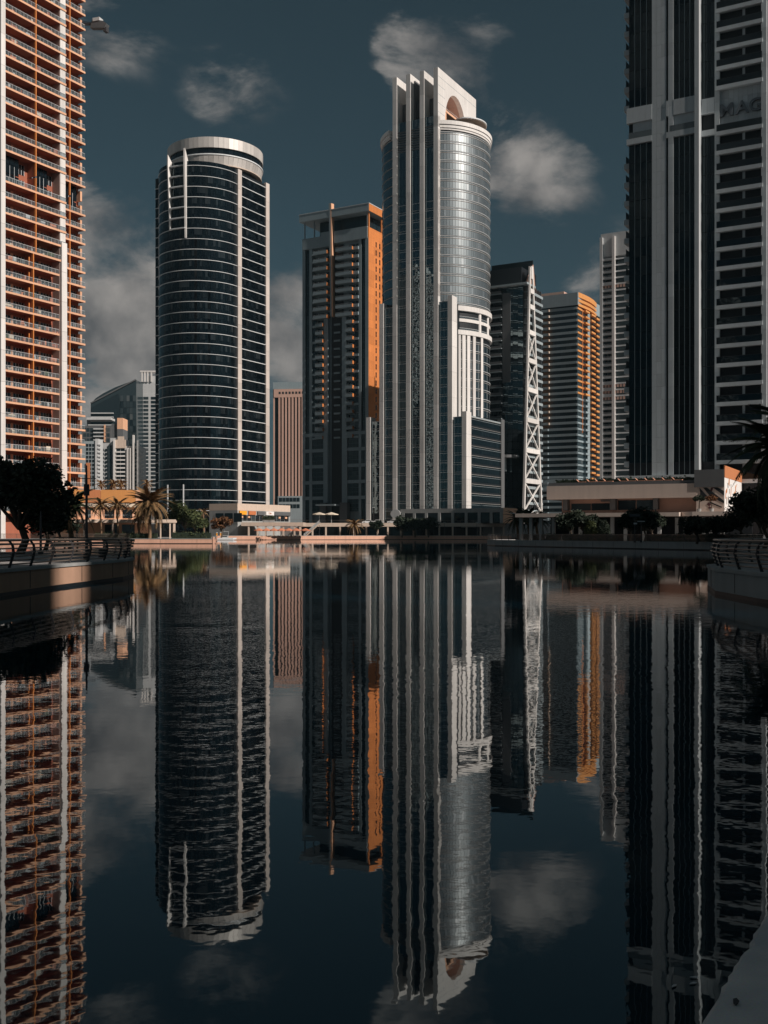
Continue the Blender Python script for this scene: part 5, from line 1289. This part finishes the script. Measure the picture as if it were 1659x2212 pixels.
def bench(label, x, y, z, rz, L=2.2):
    e = Th('bench', label, 'bench', (x, y, z), rz, 'benches on the promenades')
    for i in range(3): e.part('seat_slat', MB().box(-L/2, L/2, i*.16, i*.16+.13, .42, .46), 'railb')
    for i in range(3): e.part('back_slat', MB().box(-L/2, L/2, .5+i*.05, .53+i*.05, .55+i*.15, .67+i*.15), 'railb')
    for s in (-1, 1): e.part('leg', MB().box(s*L*.4-.04, s*L*.4+.04, 0, .5, 0, .42).beam((s*L*.4, .48, .4), (s*L*.4, .62, .98), .06, .06), 'rail')
x, y = P(155, 58); bench('dark slatted bench behind the near left railing', x, y, .93, R(20)); x, y = P(240, 56.5); bench('dark slatted bench near the tip of the left promenade', x, y, .93, R(-30))
x, y = P(1305, 170); bench('dark bench on the right shore below the cone topiary', x, y, .95, R(-30)); x, y = P(1200, 186); bench('dark bench on the right shore below the umbrella tree', x, y, .95, R(-30))
def lamp(label, x, y, z, h, kind='pole'):
    e = Th('street_lamp', label, 'lamp', (x, y, z), 0.0); e.part('pole', MB().tube([(0, 0, 0), (0, 0, h*.72), (0, 0, h)], [.075, .06, .035], 10), 'rail'); e.part('base', MB().cyl(0, 0, .16, 0, .3, 12), 'rail')
    if kind == 'pole':
        e.part('lamp_housing', MB().cyl(0, 0, .14, h*.68, h*.8, 10), 'rail'); e.part('cross_arm', MB().beam((-.35, 0, h*.86), (.45, 0, h*.86), .04, .04), 'rail')
    elif kind == 'solar': e.part('solar_panel', MB().extr([(-.75, -.4, h), (.75, -.4, h), (.75, .4, h+.45), (-.75, .4, h+.45)], (0, -.03, .06)), 'black'); e.part('lamp_head', MB().box(-.2, .2, -.6, -.2, h*.72, h*.78), 'pale')
    elif kind == 'plain': e.part('lamp_head', MB().box(-.5, .5, -.15, .15, h-.05, h+.1), 'pale')
x, y = P(187, 51.5); lamp('dark lamp post on the near left promenade', x, y, .93, 4.6)
x, y = P(88, 62); lamp('thin dark post beside the near left tree trunk', x, y, .93, 2.6, 'none')
x, y = P(1371, 150); lamp('lamp with a tilted solar panel on the right shore', x, y, .95, 3.6, 'solar')
x, y = P(1385, 152); lamp('slim pale topped lamp beside the solar panel', x, y, .95, 3.0, 'plain')
x, y = P(1020+88, 215); lamp('tall thin lamp at the left end of the right shore', x, y, .95, 5.4, 'plain')
x, y = P(444, 350); lamp('white topped lamp by the thin palm left of the shop building', x, y, .95, 8.0, 'plain')
for i, px in enumerate((690, 760, 960, 1030)):
    x, y = P(px, 399); lamp('slim lamp on the far quay before the colonnade, %s from the left' % ['first', 'second', 'third', 'fourth'][i], x, y, 1.5, 5.0, 'plain')
for i, px in enumerate((468, 476)):
    x, y = P(px, 370); e = Th('bollard', ['orange bollard on the quay left of the white boat', 'orange bollard on the quay behind the white boat'][i], 'bollard', (x, y, 1.5), 0.0); e.part('post', MB().cyl(0, 0, .3, 0, 1.0, 12, .22), 'signo'); e.part('cap', MB().cyl(0, 0, .34, 1.0, 1.2, 12), 'whitem')
x, y = P(807, 398); lamp('white lamp on the far quay left of the finned tower', x, y, 6.1, 6.0, 'plain')

# ================================================================== PARASOLS, CARS, BOAT, CRADLE
def parasol(label, x, y, z, h, r, m, group):
    e = Th('parasol', label, 'parasol', (x, y, z), 0.0, group); e.part('pole', MB().cyl(0, 0, .06, 0, h, 8), 'whitem')
    c = MB(); n_ = 8; c.v = [(0, 0, h+.25)]+[(r*math.cos(R(45*i+22)), r*math.sin(R(45*i+22)), h-.55) for i in range(n_)]+[(r*math.cos(R(45*i+22)), r*math.sin(R(45*i+22)), h-.8) for i in range(n_)]
    c.f = [(0, 1+i, 1+(i+1) % n_) for i in range(n_)]+[(1+i, 9+i, 9+(i+1) % n_, 1+(i+1) % n_) for i in range(n_)]
    e.part('canopy', c, m)
for i, px in enumerate((560, 576, 592, 608, 624, 640, 660)):
    x, y = P(px, 376); parasol('terracotta parasol under the terrace, %s from the left' % ['first', 'second', 'third', 'fourth', 'fifth', 'sixth', 'seventh'][i], x, y, .95, 3.0, 2.0, 'red', 'terracotta parasols on the far quay')
for i, px in enumerate((690, 716)):
    x, y = P(px, 409); parasol(['cream parasol on the deck, left of the pair', 'cream parasol on the deck, right of the pair'][i], x, y, 6.1, 4.2, 2.9, 'canvas', 'cream parasols on the deck')
# tables and chairs under the terracotta parasols
def cafe_table(label, x, y):
    e = Th('cafe_table', label, 'table', (x, y, .95), 0.0, 'cafe tables on the far quay'); e.part('table_top', MB().cyl(0, 0, .45, .7, .75, 12), 'pale'); e.part('leg', MB().cyl(0, 0, .05, 0, .7, 6), 'rail')
    for s in (-1, 1): e.part('chair_seat', MB().box(s*.8-.22, s*.8+.22, -.22, .22, .42, .47), 'canvas'); e.part('chair_back', MB().box(s*1.0-.03, s*1.0+.03, -.22, .22, .47, .95), 'canvas')
for i, px in enumerate((566, 584, 602, 620, 638)):
    x, y = P(px, 374); cafe_table('small cafe table on the far quay, %s from the left' % ['first', 'second', 'third', 'fourth', 'fifth'][i], x, y)
def car(label, x, y, z, rz, m='car', group='cars parked on the deck'):
    e = Th('parked_car', label, 'car', (x, y, z), rz, group)
    prof = [(-2.2, .35), (-2.25, .75), (-2.0, .95), (-1.1, 1.0), (-.55, 1.5), (.95, 1.52), (1.7, 1.02), (2.15, .92), (2.25, .6), (2.2, .35)]
    e.part('body', MB().extr([(a, -.85, b_) for a, b_ in prof], (0, 1.7, 0)), m)
    e.part('side_window', MB().extr([(-.95, -.86, 1.03), (-.5, -.86, 1.42), (.85, -.86, 1.44), (1.4, -.86, 1.04)], (0, -.02, 0)), 'win'); e.part('windscreen', MB().extr([(-1.08, -.75, 1.02), (-.58, -.75, 1.47), (-.58, .75, 1.47), (-1.08, .75, 1.02)], (-.03, 0, .02)), 'win')
    for sx in (-1.35, 1.4):
        for sy in (-.88, .68): 
            w_ = MB()
            w_.extr([(sx+.34*math.cos(2*math.pi*i/14), sy, .34+.34*math.sin(2*math.pi*i/14)) for i in range(14)], (0, .2, 0)); wh = e.part('wheel', w_, 'tyre'); e.part('rim', MB().extr([(sx+.2*math.cos(2*math.pi*i/10), sy-.01 if sy < 0 else sy+.2, .34+.2*math.sin(2*math.pi*i/10)) for i in range(10)], (0, .02, 0)), 'silver', wh)
    for sy in (-.6, .6): e.part('headlight', MB().box(-2.28, -2.2, sy-.18, sy+.18, .68, .82), 'whitem')
for i, px in enumerate((796, 815, 770+85)):
    x, y = P([794, 814, 849][i], 410); car(['white car on the deck, leftmost of three', 'white car on the deck, middle of three', 'white car on the deck, rightmost of three'][i], x, y, 6.1, R([4, 0, -6][i]))
x, y = P(487, 366)
e = Th('motor_boat', 'small white boat moored at the far left quay', 'boat', (x, y, 0), R(8))
e.part('hull', MB().extr([(-3.2, -.9, .15), (2.6, -.9, .1), (3.8, 0, .3), (2.6, .9, .1), (-3.2, .9, .15)], (0, 0, .55)), 'whitem'); e.part('cabin', MB().box(-1.6, .9, -.7, .7, .7, 1.6), 'pale'); e.part('canopy', MB().box(-2.0, 1.2, -.85, .85, 2.9, 3.0), 'whitem')
for sx in (-1.8, 1.0):
    for sy in (-.7, .7): e.part('canopy_post', MB().box(sx-.04, sx+.04, sy-.04, sy+.04, .7, 2.9), 'whitem')
e.part('mast', MB().cyl(-.3, 0, .06, 3.0, 5.2, 8), 'whitem'); e.part('window', MB().box(-1.3, .6, -.72, -.71, 1.1, 1.45), 'win')
# window cleaning cradle hanging off the left tower
cx_, cy_ = T1.w(-3.0, 27.0)
e = Th('maintenance_crane', 'dark window cleaning cradle jutting from the left tower top', 'crane', (cx_, cy_, ZZ(52, cy_)), R(-18))
e.e.scale = (1.35, 1.2, 1.0); e.part('arm', MB().beam((-1.5, 0, .4), (2.4, 0, -.6), .4, .5).beam((-1.5, 0, 1.2), (2.4, 0, -.2), .12, .12), 'rail')
e.part('cradle', MB().extr([(2.0, -.6, -1.6), (5.0, -.6, -2.2), (5.4, -.6, -1.2), (4.6, -.6, -.4), (2.4, -.6, .3)], (0, 1.2, 0)), 'dgrey'); e.part('motor_box', MB().box(2.6, 4.0, -.7, .7, -.2, .6), 'pale'); e.part('end_block', MB().box(4.7, 5.3, -.5, .5, -3.0, -2.0), 'rail')

# ================================================================== specks on the water and the ledge
for i, (px, py, zz_, lb_) in enumerate(((1499, 2113, 0, 'pale leaf floating near the ledge, right of three'), (1497, 2126, 0, 'pale leaf floating near the ledge, lowest of three'), (1456, 2132, 0, 'pale leaf floating near the ledge, left of three'), (1590, 2168, .958, 'small dark leaf lying on the pale ledge'))):
    Y = (EYE-zz_)*FPX/(py-HY); x, y = AT(px, Y); b = MB()
    b.extr([(-.022, 0, .004), (-.01, .007, .004), (.01, .008, .006), (.024, 0, .004), (.008, -.008, .004), (-.012, -.006, .006)], (0, 0, .002))
    tag(link('fallen_leaf', b.mesh('fallen_leaf', 'black' if zz_ else 'pale'), None, (x, y, zz_), (0, 0, .4*i)), lb_, 'leaf', 'fallen leaves')

# ================================================================== thin humid air over the lake
hz, n, l, b = nmat('haze_air'); n.remove(b)
pv = n.new('ShaderNodeVolumePrincipled'); pv.inputs['Color'].default_value = (0.6, 0.88, 1.0, 1); pv.inputs['Density'].default_value = 0.00005; pv.inputs['Anisotropy'].default_value = 0.2
l.new(pv.outputs[0], n['Material Output'].inputs['Volume'])
tag(link('haze', MB().box(-2600, 2600, -220, 3100, -2.6, 215).mesh('haze', hz)), None, None, None, 'stuff')
